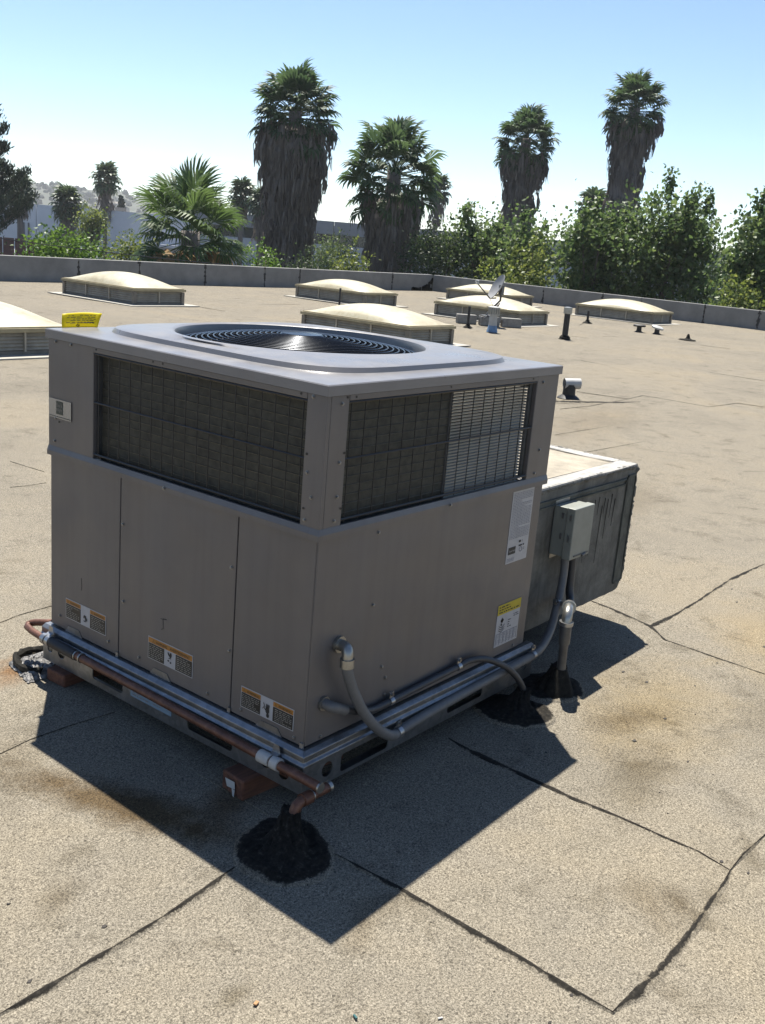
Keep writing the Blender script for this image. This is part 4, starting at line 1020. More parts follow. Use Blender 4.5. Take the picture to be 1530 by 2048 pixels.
# top panel: square sheet, raised rounded plateau, fan ring
FC = (.578, .645); RH = .416
def top_panel():
    na = 128; hx, hy = UW/2+.012, UD/2+.012
    def qq(a, A): return 1/max(abs(math.cos(a))/A, abs(math.sin(a))/(A+hy-hx))
    def sq(a, A, B, n):                                  # superellipse radius
        return (abs(math.cos(a)/A)**n+abs(math.sin(a)/B)**n)**(-1/n)
    rows = [lambda a: (RH, -.06), lambda a: (RH+.002, .016), lambda a: (RH+.006, .028), lambda a: (RH+.016, .0330), lambda a: (RH+.030, .0310),
            lambda a: (max(RH+.045, sq(a, .515, .545, 5)*.90), .0250), lambda a: (max(RH+.06, sq(a, .515, .545, 5)*.985), .0225), lambda a: (max(RH+.066, sq(a, .515, .545, 5)), .0205),
            lambda a: (max(RH+.072, sq(a, .521, .551, 5.2)), .0065), lambda a: (max(RH+.078, sq(a, .528, .558, 5.6)), .0035),
            lambda a: (max(RH+.09, sq(a, hx*.97, hy*.97, 14)), .002), lambda a: (qq(a, hx-.003), .0008), lambda a: (qq(a, hx), -.0022), lambda a: (qq(a, hx), -.029), lambda a: (qq(a, hx-.004), -.029)]
    angs = sorted([2*math.pi*k/na for k in range(na)]+[math.atan2(s2*hy, s1*hx) % (2*math.pi) for s1 in (-1, 1) for s2 in (-1, 1)]); n = len(angs)
    V = []; F = []
    for i, f in enumerate(rows):
        for a in angs:
            r, z = f(a); c = FC if i < 5 else (UW/2, UD/2); V.append((c[0]+r*math.cos(a), c[1]+r*math.sin(a), ZT+z))
    for i in range(len(rows)-1):
        for j in range(n): F.append((i*n+j, i*n+(j+1) % n, (i+1)*n+(j+1) % n, (i+1)*n+j))
    return MB().add(V, F).build('top_panel', M['top_paint'], UNIT, True)
top_panel()
CZ = ZT
def ring(r, z, t=.0019): 
    MB().tube([(FC[0]+r*math.cos(a*2*math.pi/72), FC[1]+r*math.sin(a*2*math.pi/72), z) for a in range(72)], t, 5, closed=True).build('grille_ring', M['grille_wire'], UNIT, 'all')
gh = lambda r: CZ-.004+.046*math.cos(min(1, r/.43)*math.pi/2)**.9
for k in range(20): r = .045+k*.0192; ring(r, gh(r), .0030)
for k in range(12):
    a = k*math.pi/6+.13
    pts = [(FC[0]+r*math.cos(a), FC[1]+r*math.sin(a), gh(r)-.004) for r in np.linspace(.03, .428, 9)]
    MB().tube(pts, .0024, 5).build('grille_spoke', M['grille_wire'], UNIT, True)
MB().lathe([(.075, gh(.07)-.002), (.07, gh(.05)+.003), (.03, gh(.02)+.005), (.0, gh(0)+.006)], (FC[0], FC[1], 0), 24).build('grille_hub', M['grille_wire'], UNIT, True)
# fan under the grille
MB().lathe([(.09, 1.02), (.09, 1.16), (.05, 1.18)], (FC[0], FC[1], 0), 20).build('fan_motor', M['inner_dark'], UNIT, True)
for k in range(4):
    a = k*math.pi/2+.3; vs = []
    for r in (.07, .2, .32, .40):
        for s, w in ((-1, 0), (1, 0)):
            b = a+s*(.42 if r > .1 else .6)*(.9); vs.append((FC[0]+r*math.cos(b), FC[1]+r*math.sin(b), 1.13+s*.04))
    MB().add(vs, [(0, 1, 3, 2), (2, 3, 5, 4), (4, 5, 7, 6)]).build('fan_blade', M['inner_dark'], UNIT, True)
# shroud of dark sheet metal under the ring keeps the inside dark where the coils stand
MB().lathe([(RH+.001, CZ-.058), (RH+.004, CZ-.12), (RH+.03, CZ-.14)], (FC[0], FC[1], 0), 48).build('fan_shroud', M['inner_dark'], UNIT, True)

# base rails with fork pockets
def slot(u0, u1, z0, z1, r=.012):
    pts = []
    for cx, cz, a0 in ((u1-r, z1-r, 0), (u0+r, z1-r, 90), (u0+r, z0+r, 180), (u1-r, z0+r, 270)):
        for k in range(5): a = math.radians(a0+k*22.5); pts.append((cx+r*math.cos(a), cz+r*math.sin(a)))
    return pts
def hole(u, z, r): return [(u+r*math.cos(k*math.pi/9), z+r*math.sin(k*math.pi/9)) for k in range(18)]
Z0 = .066
br = MB()
br.plate([(-.022, Z0), (UD+.02, Z0), (UD+.02, .165), (-.022, .165)], [slot(.27, .475, .088, .140), slot(.80, .965, .088, .140), hole(.128, .116, .022), hole(.055, .110, .023), hole(1.147, .120, .021), hole(1.215, .118, .016)], 'x', -.020, -.016)
br.build('base_rail', M['galvanised'], UNIT)
br = MB(); br.plate([(-.0155, Z0), (UW+.04, Z0), (UW+.04, .165), (-.0155, .165)], [slot(.145, .372, .078, .136), slot(.692, .905, .088, .124), hole(.085, .112, .024), hole(1.185, .125, .02)], 'y', -.022, -.018); br.build('base_rail', M['galvanised'], UNIT)
def lip(name, pr, x1=UW+.04, y1=UD+.02):
    n = len(pr); vs = [(d, y1, z) for d, z in pr]+[(d, d, z) for d, z in pr]+[(x1, d, z) for d, z in pr]
    fs = [(s*n+i, s*n+(i+1) % n, (s+1)*n+(i+1) % n, (s+1)*n+i) for s in range(2) for i in range(n)]+[tuple(range(n-1, -1, -1)), tuple(2*n+i for i in range(n))]
    MB().add(vs, fs).build(name, M['galvanised'], UNIT, bevel=.002)
lip('rail_lip', [(.010, .1995), (-.012, .1995), (-.026, .190), (-.026, .172), (-.034, .166), (-.034, .1575), (-.021, .1575), (-.021, .1655), (.010, .1655)])
MB().add([(-.016, -.018, Z0), (UW+.036, -.018, Z0), (UW+.036, .02, Z0), (.02, .02, Z0), (.02, UD+.016, Z0), (-.016, UD+.016, Z0)], [(0, 1, 2, 3), (0, 3, 4, 5)]).build('rail_foot', M['galvanised'], UNIT)
MB().box(.03, UW-.01, .03, UD-.01, Z0+.08, ZB-.012).build('base_pan', M['inner_dark'], UNIT)
for y0, y1 in ((1.07, 1.13), (.60, .665), (.105, .175)):      # bluish lifting tabs on the left rail
    MB().add([(-.0025, y1+.02, .2005), (-.0025, y0-.02, .2005), (-.0025, y0, .224), (-.0025, y1, .224), (-.0005, y1+.02, .2005), (-.0005, y0-.02, .2005), (-.0005, y0, .224), (-.0005, y1, .224)],
             [(0, 1, 2, 3), (4, 7, 6, 5), (0, 4, 5, 1), (1, 5, 6, 2), (2, 6, 7, 3), (3, 7, 4, 0)]).build('lift_tab', M['galvanised'], UNIT)
# small clips at the foot of the panel seams
for y in (SM1, SM2, .006): MB().box(-.006, .0, y-.006, y+.006, .200, .216).build('seam_clip', M['clamp_zinc'], UNIT)

# ---- lettering
def text_geo(txt, size):
    cu = bpy.data.curves.new('t', 'FONT'); cu.body = txt; cu.size = size; cu.align_x = 'LEFT'; cu.resolution_u = 2
    ob = bpy.data.objects.new('t', cu); COL.objects.link(ob); dg = bpy.context.evaluated_depsgraph_get(); me = bpy.data.meshes.new_from_object(ob.evaluated_get(dg))
    vs = [v.co.copy() for v in me.vertices]; fs = [tuple(p.vertices) for p in me.polygons]
    bpy.data.objects.remove(ob); bpy.data.curves.remove(cu); bpy.data.meshes.remove(me)
    return vs, fs
class Face:
    """2D drawing on a cabinet face: u to the right as seen, z up, d = height above the face"""
    def __init__(s, side, d0=0.0): s.side = side; s.d0 = d0
    def p(s, u, z, d):
        d += s.d0
        return (-d, u, z) if s.side == 'L' else (u, -d, z)
    def sg(s): return -1 if s.side == 'L' else 1
    def rect(s, mb, u0, u1, z0, z1, d):
        mb.add([s.p(u0, z0, d), s.p(u1, z0, d), s.p(u1, z1, d), s.p(u0, z1, d), s.p(u0, z0, d-.0008), s.p(u1, z0, d-.0008), s.p(u1, z1, d-.0008), s.p(u0, z1, d-.0008)],
               [(0, 1, 2, 3), (4, 7, 6, 5), (0, 4, 5, 1), (1, 5, 6, 2), (2, 6, 7, 3), (3, 7, 4, 0)]); return mb
    def text(s, mb, txt, u, z, h, wmax, d):
        vs, fs = text_geo(txt, h)
        if not vs: return mb
        w = max(v.x for v in vs); k = min(1, wmax/w)
        mb.add([s.p(u+s.sg()*v.x*k, z+v.y, d) for v in vs], fs); return mb
    def rows(s, mb, u0, u1, z0, z1, n, d, rr, fill=.55):
        """unreadably small print, as dashes"""
        h = (z1-z0)/n
        for k in range(n):
            z = z1-(k+.5)*h; u = 0; L = abs(u1-u0)*(1 if rr.random() < .75 else rr.uniform(.4, .9))
            while u < L:
                w = rr.uniform(.3, 1.1)*h*2.2; a = u0+s.sg()*u; b = u0+s.sg()*min(L, u+w)
                mb.add([s.p(a, z-h*fill/2, d), s.p(b, z-h*fill/2, d), s.p(b, z+h*fill/2, d), s.p(a, z+h*fill/2, d)], [(0, 1, 2, 3)]); u += w+h*.6
        return mb
def warn_label(label, ya, yb, z0, z1, style, seed):
    """ya = left edge seen (larger y), yb = right edge"""
    F = Face('L'); rr = random.Random(seed); W_ = ya-yb; H = z1-z0
    lb = F.rect(MB(), ya, yb, z0, z1, .0012).build('warning_label', M['label_white'], UNIT); lb['label'] = label
    m = .003; hd = MB(); bk = MB(); tx = MB(); bt = MB(); pic = MB()
    L = lambda t: ya-W_*t
    if style == 'wide':
        F.rect(hd, ya-m, yb+m, z1-.020, z1-m, .0022); F.text(tx, '\u26a0 WARNING', L(.10), z1-.0165, .0135, W_*.34, .0032); F.text(tx, 'AVERTISSEMENT', L(.50), z1-.0165, .0135, W_*.44, .0032)
        F.rect(bk, ya-m, L(.37), z0+m, z1-.022, .0022); F.rect(bk, L(.63), yb+m, z0+m, z1-.022, .0022)
        b0 = z1-.024
    else:
        F.rect(hd, ya-m, L(.38), z1-.017, z1-m, .0022); F.rect(hd, L(.62), yb+m, z1-.017, z1-m, .0022)
        F.text(tx, '\u26a0 WARNING', L(.04), z1-.0145, .012, W_*.32, .0032); F.text(tx, '\u26a0 WARNING', L(.64), z1-.0145, .012, W_*.32, .0032)
        F.rect(bk, ya-m, L(.38), z0+m, z1-.019, .0022); F.rect(bk, L(.62), yb+m, z0+m, z1-.019, .0022); b0 = z1-.021
    F.rows(bt, L(.03), L(.36), z0+.006, b0, 7, .0032, rr, .42); F.rows(bt, L(.66), L(.97), z0+.006, b0, 7, .0032, rr, .42)
    # hand and spark / fan pictogram
    cu = L(.5); cz = (z0+z1)/2-.004
    def blob(u, z, ru, rz, a=0):
        n = 12; pts = []
        for k in range(n):
            t = 2*math.pi*k/n; x, y = ru*math.cos(t), rz*math.sin(t); pts.append(F.p(cu-(u+x*math.cos(a)-y*math.sin(a)), cz+z+x*math.sin(a)+y*math.cos(a), .0026))
        pic.add(pts, [tuple(range(n))])
    if style == 'hand':
        blob(.004, -.002, .008, .011); blob(.006, -.018, .006, .007)
        for q in range(4): blob(-.001+q*.0038, .011, .0015, .007, -.1)
        blob(-.006, .000, .0015, .006, .7); blob(-.010, .012, .0014, .008, .5); blob(-.013, .002, .0012, .006, -.6)
    elif style == 'wide':
        blob(-.005, .010, .003, .008, .6); blob(.004, .008, .005, .010, -.2); blob(-.006, -.012, .004, .003); blob(.005, -.016, .004, .003, .5); blob(.0, -.003, .007, .0012)
    else:
        blob(.002, -.002, .004, .010, .2); blob(-.006, .002, .003, .007, -.3); blob(.008, -.006, .003, .006, .3); blob(-.002, -.014, .008, .002)
    for nme, mm, mat in (('header', hd, 'label_orange'), ('text_field', bk, 'label_black')):
        for q in range(len(mm.v)//8): MB().add(mm.v[q*8:q*8+8], mm.f[:6]).build(nme, M[mat], lb)
    tx.build('lettering', M['ink'], lb); bt.build('small_print', M['ink_light'], lb); pic.build('pictogram', M['ink'], lb)
warn_label('orange and black warning label at the left end of the lower cabinet', 1.148, .920, .252, .324, 'plain', 1)
warn_label('wide orange-headed warning label on the middle access panel', .697, .480, .250, .326, 'wide', 2)
warn_label('orange and black warning label with a black hand pictogram near the front corner', .262, .044, .237, .304, 'hand', 3)
# blue strip on the base rail
F = Face('L', .0205); lb = F.rect(MB(), .756, .55, .100, .134, .0012).build('blue_label', M['label_blue'], UNIT); lb['label'] = 'pale blue printed strip on the base rail'
F.rows(MB(), .745, .66, .105, .130, 3, .0022, random.Random(5)).build('small_print', M['ink_pale'], lb); F.rows(MB(), .64, .575, .108, .122, 2, .0022, random.Random(6)).build('small_print', M['ink_pale'], lb)
# maker's badge
F = Face('L', e); lb = F.rect(MB(), 1.234, 1.110, .952, 1.016, .0035).build('badge', M['badge_silver'], UNIT); lb['label'] = 'silver maker badge with a dark green square at the left end'
F.rect(MB(), 1.192, 1.155, .966, 1.010, .0045).build('emblem', M['badge_green'], lb)
tx = MB(); F.text(tx, 'Day &', 1.189, .992, .0145, .032, .0055); F.text(tx, 'Night', 1.189, .977, .0145, .032, .0055); tx.build('lettering', M['ink_light'], lb)
F.rect(MB(), 1.232, 1.112, .9565, .9585, .0045).build('rule', M['ink'], lb)
# right face: rating plate and yellow-headed diagram
F = Face('R'); rr = random.Random(9)
lb = F.rect(MB(), .996, 1.136, .552, .816, .0012).build('rating_label', M['label_white'], UNIT); lb['label'] = 'tall white printed rating label on the right face'
F.rows(MB(), 1.002, 1.130, .640, .810, 30, .0022, rr, .38).build('small_print', M['ink_pale'], lb)
mk = MB(); F.rows(mk, 1.070, 1.118, .618, .632, 1, .0022, rr, .6); F.rows(mk, 1.072, 1.108, .604, .614, 1, .0022, rr, .6); F.rect(mk, 1.006, 1.052, .585, .611, .0024); mk.build('printed_mark', M['ink'], lb)
tx = MB(); F.text(tx, 'Day & Night', 1.009, .595, .009, .040, .0034); tx.build('lettering', M['label_white'], lb)
mk = MB()
n = 14; 
for cx in (1.088,):
    o1 = [(cx+.010*math.cos(k*2*math.pi/n), .594+.010*math.sin(k*2*math.pi/n)) for k in range(n)]; i1 = [(cx+.0075*math.cos(k*2*math.pi/n), .594+.0075*math.sin(k*2*math.pi/n)) for k in range(n)]
    mk.plate(o1, [i1], 'y', -.0022, -.0016)
F.rows(mk, 1.103, 1.122, .588, .600, 2, .0022, rr, .5); mk.build('printed_mark', M['ink_pale'], lb)
F.rows(MB(), 1.002, 1.05, .557, .572, 3, .0022, rr, .4).build('small_print', M['ink_pale'], lb)
lb = F.rect(MB(), .984, 1.138, .240, .400, .0012).build('caution_label', M['label_white'], UNIT); lb['label'] = 'white lifting diagram label with a yellow header on the right face'
hd = F.rect(MB(), .984, 1.138, .362, .400, .0024).build('header', M['label_yellow'], lb)
tx = MB(); F.rows(tx, .992, 1.130, .366, .396, 3, .0034, rr, .42); tx.build('lettering', M['ink'], lb)
mk = MB(); 
def dia(u, z, s): mk.add([F.p(u-s, z, .0024), F.p(u, z-s, .0024), F.p(u+s, z, .0024), F.p(u, z+s, .0024)], [(0, 1, 2, 3)])
dia(1.020, .338, .011); dia(1.017, .322, .006); dia(1.020, .335, .008)
for z in (.312, .304, .296):
    mk.add([F.p(1.000, z+.006, .0024), F.p(1.018, z-.004, .0024), F.p(1.040, z+.007, .0024), F.p(1.040, z+.0095, .0024), F.p(1.018, z-.001, .0024), F.p(1.000, z+.0085, .0024)], [(0, 1, 4, 5), (1, 2, 3, 4)])
F.rows(mk, 1.060, 1.085, .300, .335, 4, .0022, rr, .35); F.rows(mk, 1.095, 1.13, .335, .350, 2, .0022, rr, .35); mk.build('diagram', M['ink'], lb)
tb = MB()
for k in range(7): F.rect(tb, .990+k*.023, .9912+k*.023, .246, .290, .0022)
F.rect(tb, .990, 1.132, .288, .2895, .0022)
for k in range(6): F.rows(tb, .994+k*.023, 1.008+k*.023, .250, .285, 6, .0022, rr, .4)
tb.build('table', M['ink_pale'], lb)
# finger scribbles in the dust
sc = MB(); F = Face('L')
for u0, z0, pts in ((.64, .40, [(0, 0), (.03, .006), (.012, .004), (.014, -.03), (.004, -.034)]), (1.06, .42, [(0, 0), (.003, -.03), (.0, -.045)])):
    for k in range(len(pts)-1):
        a, b = pts[k], pts[k+1]; sc.tube([F.p(u0-a[0], z0+a[1], .0003), F.p(u0-b[0], z0+b[1], .0003)], .0009, 4)
o = sc.build('pen_mark', M['inner_dark'], UNIT); o['kind'] = 'stuff'

# ------------------------------------------------------------------ yellow tag on top of the unit
def yellow_tag():
    n = 10; base = Vector((.040, 1.232, ZT+.002)); along = Vector((.98, -.06, 0)).normalized()*.132
    V = []; F_ = []; back = Vector((.75, .62, 0)).normalized()
    for i in range(n+1):
        u = i/n
        for j in range(n+1):
            v = j/n; bend = .020*math.sin(u*2.6)
            p = base+along*u*(1+.0*v)+Vector((0, 0, v*.045*(1+.08*math.sin(u*3))))+back*(bend+v*v*.018)+along*(.13*v*(u-.3))
            V.append(p)
    for i in range(n):
        for j in range(n): F_.append((i*(n+1)+j, (i+1)*(n+1)+j, (i+1)*(n+1)+j+1, i*(n+1)+j+1))
    o = MB().add(V, F_).build('paper_tag', M['tag_yellow'], None, 'all', loc=base); s = o.modifiers.new('s', 'SOLIDIFY'); s.thickness = .0008
    tag(o, 'bright yellow paper tag standing on the left end of the unit top', 'tag')
    def at(u, v, d=.0016):
        bend = .020*math.sin(u*2.6); return base+along*u+Vector((0, 0, v*.045*(1+.08*math.sin(u*3))))+back*(bend+v*v*.018)+along*(.13*v*(u-.3))-back*d
    mb = MB(); rr = random.Random(4)
    for v in (.82, .70, .58, .48, .36, .30):
        u = .10+rr.random()*.2
        while u < .82:
            w = rr.uniform(.04, .14); 
            mb.add([at(u, v-.018), at(min(.9, u+w), v-.018), at(min(.9, u+w), v+.018), at(u, v+.018)], [(0, 1, 2, 3)]); u += w+.03+(.12 if rr.random() < .2 else 0)
    mb.build('printed_lines', M['label_black'], o)
    m2 = MB(); pl = [(.42, .08), (.40, .30), (.80, .34), (.86, .30)]
    for a, b in zip(pl[:-1], pl[1:]): m2.tube([at(*a), at(*b)], .0009, 4)
    m2.tube([at(.36, .16), at(.42, .06), at(.46, .16), at(.38, .20)], .0012, 4); m2.build('drawn_arrow', M['label_black'], o)
yellow_tag()

# ------------------------------------------------------------------ ductwork and piping round the unit
def rough_box(x0, x1, y0, y1, z0, z1, n, jit, seed, chamfer=0):
    """box whose edges and faces are lumpy, as brushed-on mastic leaves them"""
    bm = bmesh.new(); bmesh.ops.create_cube(bm, size=1)
    for v in bm.verts: v.co = Vector(((x0+x1)/2+v.co.x*(x1-x0), (y0+y1)/2+v.co.y*(y1-y0), (z0+z1)/2+v.co.z*(z1-z0)))
    if chamfer:
        bmesh.ops.bevel(bm, geom=[e_ for e_ in bm.edges if abs(e_.verts[0].co.x-x1) < 1e-4 and abs(e_.verts[1].co.x-x1) < 1e-4 and abs(e_.verts[0].co.z-z0) < 1e-4 and abs(e_.verts[1].co.z-z0) < 1e-4], offset=chamfer, segments=3, affect='EDGES', profile=.5)
    bmesh.ops.bevel(bm, geom=[e_ for e_ in bm.edges if e_.calc_face_angle(0) > .7], offset=.008, segments=2, affect='EDGES')
    bmesh.ops.subdivide_edges(bm, edges=[e_ for e_ in bm.edges if e_.calc_length() > .03], cuts=n, use_grid_fill=True)
    rr = random.Random(seed)
    for v in bm.verts:
        v.co += Vector((rr.uniform(-1, 1), rr.uniform(-1, 1), rr.uniform(-1, 1)))*jit
    mb = MB(); bm.verts.index_update(); mb.add([v.co.copy() for v in bm.verts], [tuple(v.index for v in f.verts) for f in bm.faces]); bm.free(); return mb
DUCT = thing('supply_duct', 'mastic-coated sheet metal duct box joined to the back of the unit', 'duct', (1.7, .5, .02))
rough_box(1.206, 2.21, .10, .95, .165, .745, 22, .0022, 3, .05).build('duct_box', M['duct_mastic'], DUCT, True)
mb = MB(); rr = random.Random(8)
def bead(path, r0):
    pts = []; R = []
    for a, b in zip(path[:-1], path[1:]):
        a, b = Vector(a), Vector(b); n = int((b-a).length/.012)
        for k in range(n): pts.append(a.lerp(b, k/n)+Vector((rr.uniform(-1, 1), rr.uniform(-1, 1), rr.uniform(-1, 1)))*.003); R.append(r0*rr.uniform(.6, 1.35))
    mb.tube(pts, R, 6)
bead([(1.21, .104, .742), (2.205, .104, .742)], .010); bead([(2.205, .104, .742), (2.205, .94, .742)], .012); bead([(2.207, .103, .74), (2.208, .104, .23)], .010); bead([(2.20, .104, .215), (2.16, .104, .172)], .009)
mb.build('mastic_bead', M['duct_mastic'], DUCT, 'all')
# flange strips folded over the top edge and the worn sandy top sheet
simple('duct_top', (.50, .44, .34), .85, 0, .22, 9, .3); simple('duct_flange', (.55, .53, .49), .8, 0, .15, 22, .4)
rough_box(1.22, 2.13, .18, .93, .744, .750, 6, .0012, 5).build('top_sheet', M['duct_top'], DUCT); rough_box(1.21, 2.20, .096, .175, .745, .754, 6, .0016, 6).build('flange', M['duct_flange'], DUCT); rough_box(2.135, 2.21, .176, .94, .745, .754, 6, .0016, 7).build('flange', M['duct_flange'], DUCT)
m = simple('duct_seam', (.14, .145, .12), .8, 0, .3, 16, .4)
rough_box(2.115, 2.20, .0955, .0995, .21, .71, 4, .0012, 8).build('end_collar', M['duct_seam'], DUCT); rough_box(1.215, 2.11, .0965, .0995, .668, .70, 4, .0015, 9).build('mastic_band', M['tar'] if False else M['duct_seam'], DUCT)
for k in range(11):                                        # drips
    x = 1.72+k*.030+random.Random(k).uniform(-.008, .008); L = random.Random(k+50).uniform(.06, .26); z1 = .655-random.Random(k+9).uniform(0, .05)
    MB().tube([(x, .0965, z1), (x-.004, .0965, z1-L*.5), (x-.006, .0965, z1-L)], [.0014, .0012, .0006], 5).build('drip', M['tar'], DUCT)
rough_box(1.45, 2.0, .38, .88, -.01, .17, 6, .004, 12).build('curb', M['tar'], DUCT, True)
def mound(label, x, y, r, peak, seed, pr=.05, px=0, py=0):
    n, m = 22, 64; V = []; F_ = []; rr = random.Random(seed); ta = []
    ph = [rr.uniform(0, 6.28) for _ in range(6)]
    for i in range(n+1):
        u = i/n
        for j in range(m):
            a = 2*math.pi*j/m; w = 1+.07*math.sin(2*a+ph[0])+.04*math.sin(3*a+ph[1])+.02*math.sin(7*a+ph[2])
            t = max(0, (u-.5)/.5); rad = r*1.12*w*(1-u)+.010*u
            if t > 0: rad = rad*(1-t)+pr*(1-.5*t)*t
            lump = .0035*math.sin(5*a+9*u+ph[3])*math.sin(14*u+3*a+ph[4])+.002*math.sin(13*a+ph[5]+20*u)
            h = .001+.008*min(1, u*3.2)+peak*t**1.35+(lump+rr.uniform(-.0012, .0012))*min(1, u*4)
            rad += (lump*.9+rr.uniform(-.0012, .0012))*(1 if t > 0 else 0)
            X, Y = x+px*t+rad*math.cos(a), y+py*t+rad*math.sin(a)
            V.append((X, Y, float(gz(X, Y))+.004+(-.006 if i == 0 else h))); ta.append(min(1.3, .05+u*4.2))
    for i in range(n):
        for j in range(m): F_.append((i*m+j, i*m+(j+1) % m, (i+1)*m+(j+1) % m, (i+1)*m+j))
    F_.append(tuple(n*m+j for j in range(m)))
    o = MB().add(V, F_).build('tar_mound', M['cap_sheet'], None, 'all', loc=(x, y, 0)); set_attr(o, ta)
    return tag(o, label, 'tar patch')
mound('round black tar patch with a cone, in front of the unit near its front corner', -.168, -.105, .133, .075, 2, .05, .055, .035)
mound('black tar mound beside the right base rail where the cable enters the roof', 1.015, -.095, .125, .06, 5, .045, .06, .0)
mound('black tar cone at the foot of the conduit riser, before the duct', 1.30, -.085, .12, .09, 7, .06, -.01, -.03)
# gas pipe stub leaving the front tar patch
t = thing('copper_stub', 'short rusty copper pipe stub rising from the front tar patch', 'pipe', (-.11, -.07, .05))
MB().tube([(-.118, -.078, .06), (-.105, -.082, .098), (-.085, -.084, .108), (.015, -.090, .112)], [.016, .016, .0155, .0155], 12).build('pipe', M['rusty_copper'], t, True)
MB().tube([(-.088, -.084, .1075), (-.055, -.086, .1085)], .0195, 12).build('coupling', M['rusty_copper'], t, True); MB().tube([(-.053, -.086, .1088), (-.049, -.0862, .109)], .0165, 12).build('collar', M['fitting_zinc'], t, True)
MB().tube([(.008, -.0896, .1118), (.020, -.0902, .1122)], .0175, 12).build('end_ring', M['fitting_zinc'], t, True)
# condensate pipe along the left rail
t = thing('drain_pipe', 'long brown copper drain pipe strapped along the left base rail', 'pipe', (-.05, .55, .15)); PXx = -.052
MB().tube([(PXx, 1.02, .166), (PXx, .6, .160), (PXx, .2, .152), (PXx, -.115, .146)], .0145, 12).build('pipe', M['rusty_copper'], t, True)
MB().tube([(.02, 1.262, .190), (-.005, 1.325, .178), (-.012, 1.343, .172), (-.022, 1.347, .168), (-.034, 1.335, .166), (-.044, 1.29, .166), (PXx, 1.22, .167), (PXx, 1.18, .168)], .0125, 10).build('return_bend', M['rusty_copper'], t, True)
MB().tube([(PXx, 1.19, .168), (PXx, 1.015, .166)], .0185, 12).build('insulation', M['pipe_wrap'], t, True)
for y in (1.012, .985): MB().tube([(PXx, y, .166), (PXx, y-.006, .166)], .0175, 12).build('joint_ring', M['fitting_zinc'], t, True)
for y0, y1, mt_ in ((1.205, 1.185, 'clamp_zinc'), (1.178, 1.16, 'clamp_zinc'), (.120, .075, 'paper'), (.068, .040, 'paper')):
    MB().tube([(PXx, y0, .168 if y0 > 1 else .150), (PXx, y1, .168 if y0 > 1 else .150)], .0195, 12).build('strap', M[mt_], t, True)
for y, z in ((1.185, .19), (.072, .172)):
    MB().add([(-.036, y-.016, z), (-.036, y+.016, z), (-.036, y+.010, z+.024), (-.036, y-.010, z+.024), (-.052, y-.012, z-.004), (-.052, y+.012, z-.004)], [(0, 1, 2, 3), (0, 4, 5, 1)]).build('strap_tab', M['clamp_zinc'], t)
    MB().lathe([(.008, 0), (.008, .002), (.005, .003), (.005, .007)], (0, 0, 0), 8)
MB().tube([(PXx, -.114, .146), (PXx, -.120, .1459)], .0155, 12).build('end_ring', M['fitting_zinc'], t, True)

def smooth_path(pts, n=8):
    P = [Vector(p) for p in pts]; out = []
    for k in range(len(P)-1):
        p0, p1, p2, p3 = P[max(k-1, 0)], P[k], P[k+1], P[min(k+2, len(P)-1)]
        for q in range(n):
            t = q/n; out.append(.5*((2*p1)+(p2-p0)*t+(2*p0-5*p1+4*p2-p3)*t*t+(3*p1-p0-3*p2+p3)*t**3))
    out.append(P[-1]); return out
def clamp(t, p, axis, r, up=(0, 0, 1)):
    p = Vector(p); axis = Vector(axis).normalized(); upv = Vector(up)
    MB().tube([p-axis*.009, p+axis*.009], r*1.16, 12).build('clamp', M['clamp_zinc'], t, True)
    q = p+upv*r*1.9; MB().obox(Matrix.Translation(q), .020, .006, .018).build('clamp_ear', M['clamp_zinc'], t)
    MB().tube([q+Vector((0, -.002, .002)), q+Vector((0, -.009, .002))], .005, 8).build('clamp_screw', M['screw_steel'], t)
t = thing('power_conduit', 'grey flexible conduit from the right face along the rail to the switch box', 'conduit', (.2, -.04, .2))
path = smooth_path([(.108, -.046, .446), (.112, -.048, .42), (.138, -.050, .36), (.188, -.056, .275), (.250, -.062, .205), (.300, -.064, .166), (.345, -.060, .145), (.40, -.052, .143), (.55, -.048, .150), (.80, -.046, .158), (1.10, -.046, .165), (1.21, -.044, .168), (1.30, -.028, .176), (1.40, .000, .205), (1.465, .022, .26), (1.51, .035, .33), (1.535, .045, .40), (1.54, .05, .47)])
MB().tube(path, .0165, 12).build('flexible_tube', M['conduit_grey'], t, True)
ft = MB().tube(smooth_path([(.118, -.002, .490), (.115, -.030, .490), (.110, -.044, .480), (.108, -.046, .455)], 4), .017, 12).build('elbow_fitting', M['fitting_zinc'], t, True)
MB().tube([(.118, -.001, .490), (.118, -.010, .490)], .025, 12).build('lock_ring', M['fitting_zinc'], ft, True); MB().tube([(.108, -.046, .462), (.1085, -.0465, .436)], .0215, 12).build('compression_nut', M['fitting_zinc'], ft, True)
clamp(t, (.375, -.055, .143), (1, .03, .03), .0165); clamp(t, (1.195, -.044, .168), (1, .05, .03), .0165); clamp(t, (1.487, .030, .290), (.3, .12, .9), .0165, (-.7, -.2, .2))
t = thing('control_cable', 'thin dark cable clamped along the lower right face and looping into tar', 'conduit', (.6, -.02, .22))
path = smooth_path([(.125, -.030, .295), (.20, -.028, .262), (.28, -.018, .236), (.371, -.018, .236), (.55, -.016, .240), (.72, -.018, .246), (.80, -.022, .252), (.88, -.040, .240), (.96, -.068, .200), (1.02, -.085, .150), (1.062, -.095, .095), (1.075, -.097, .05)])
MB().tube(path, .0118, 10).build('cable', M['conduit_dark'], t, True)
ft = MB().tube(smooth_path([(.070, -.001, .320), (.073, -.020, .318), (.085, -.031, .312), (.135, -.030, .288)], 4), .0165, 10).build('elbow_fitting', M['conduit_grey'], t, True)
MB().tube([(.070, -.001, .320), (.070, -.008, .320)], .022, 12).build('lock_ring', M['fitting_zinc'], ft, True)
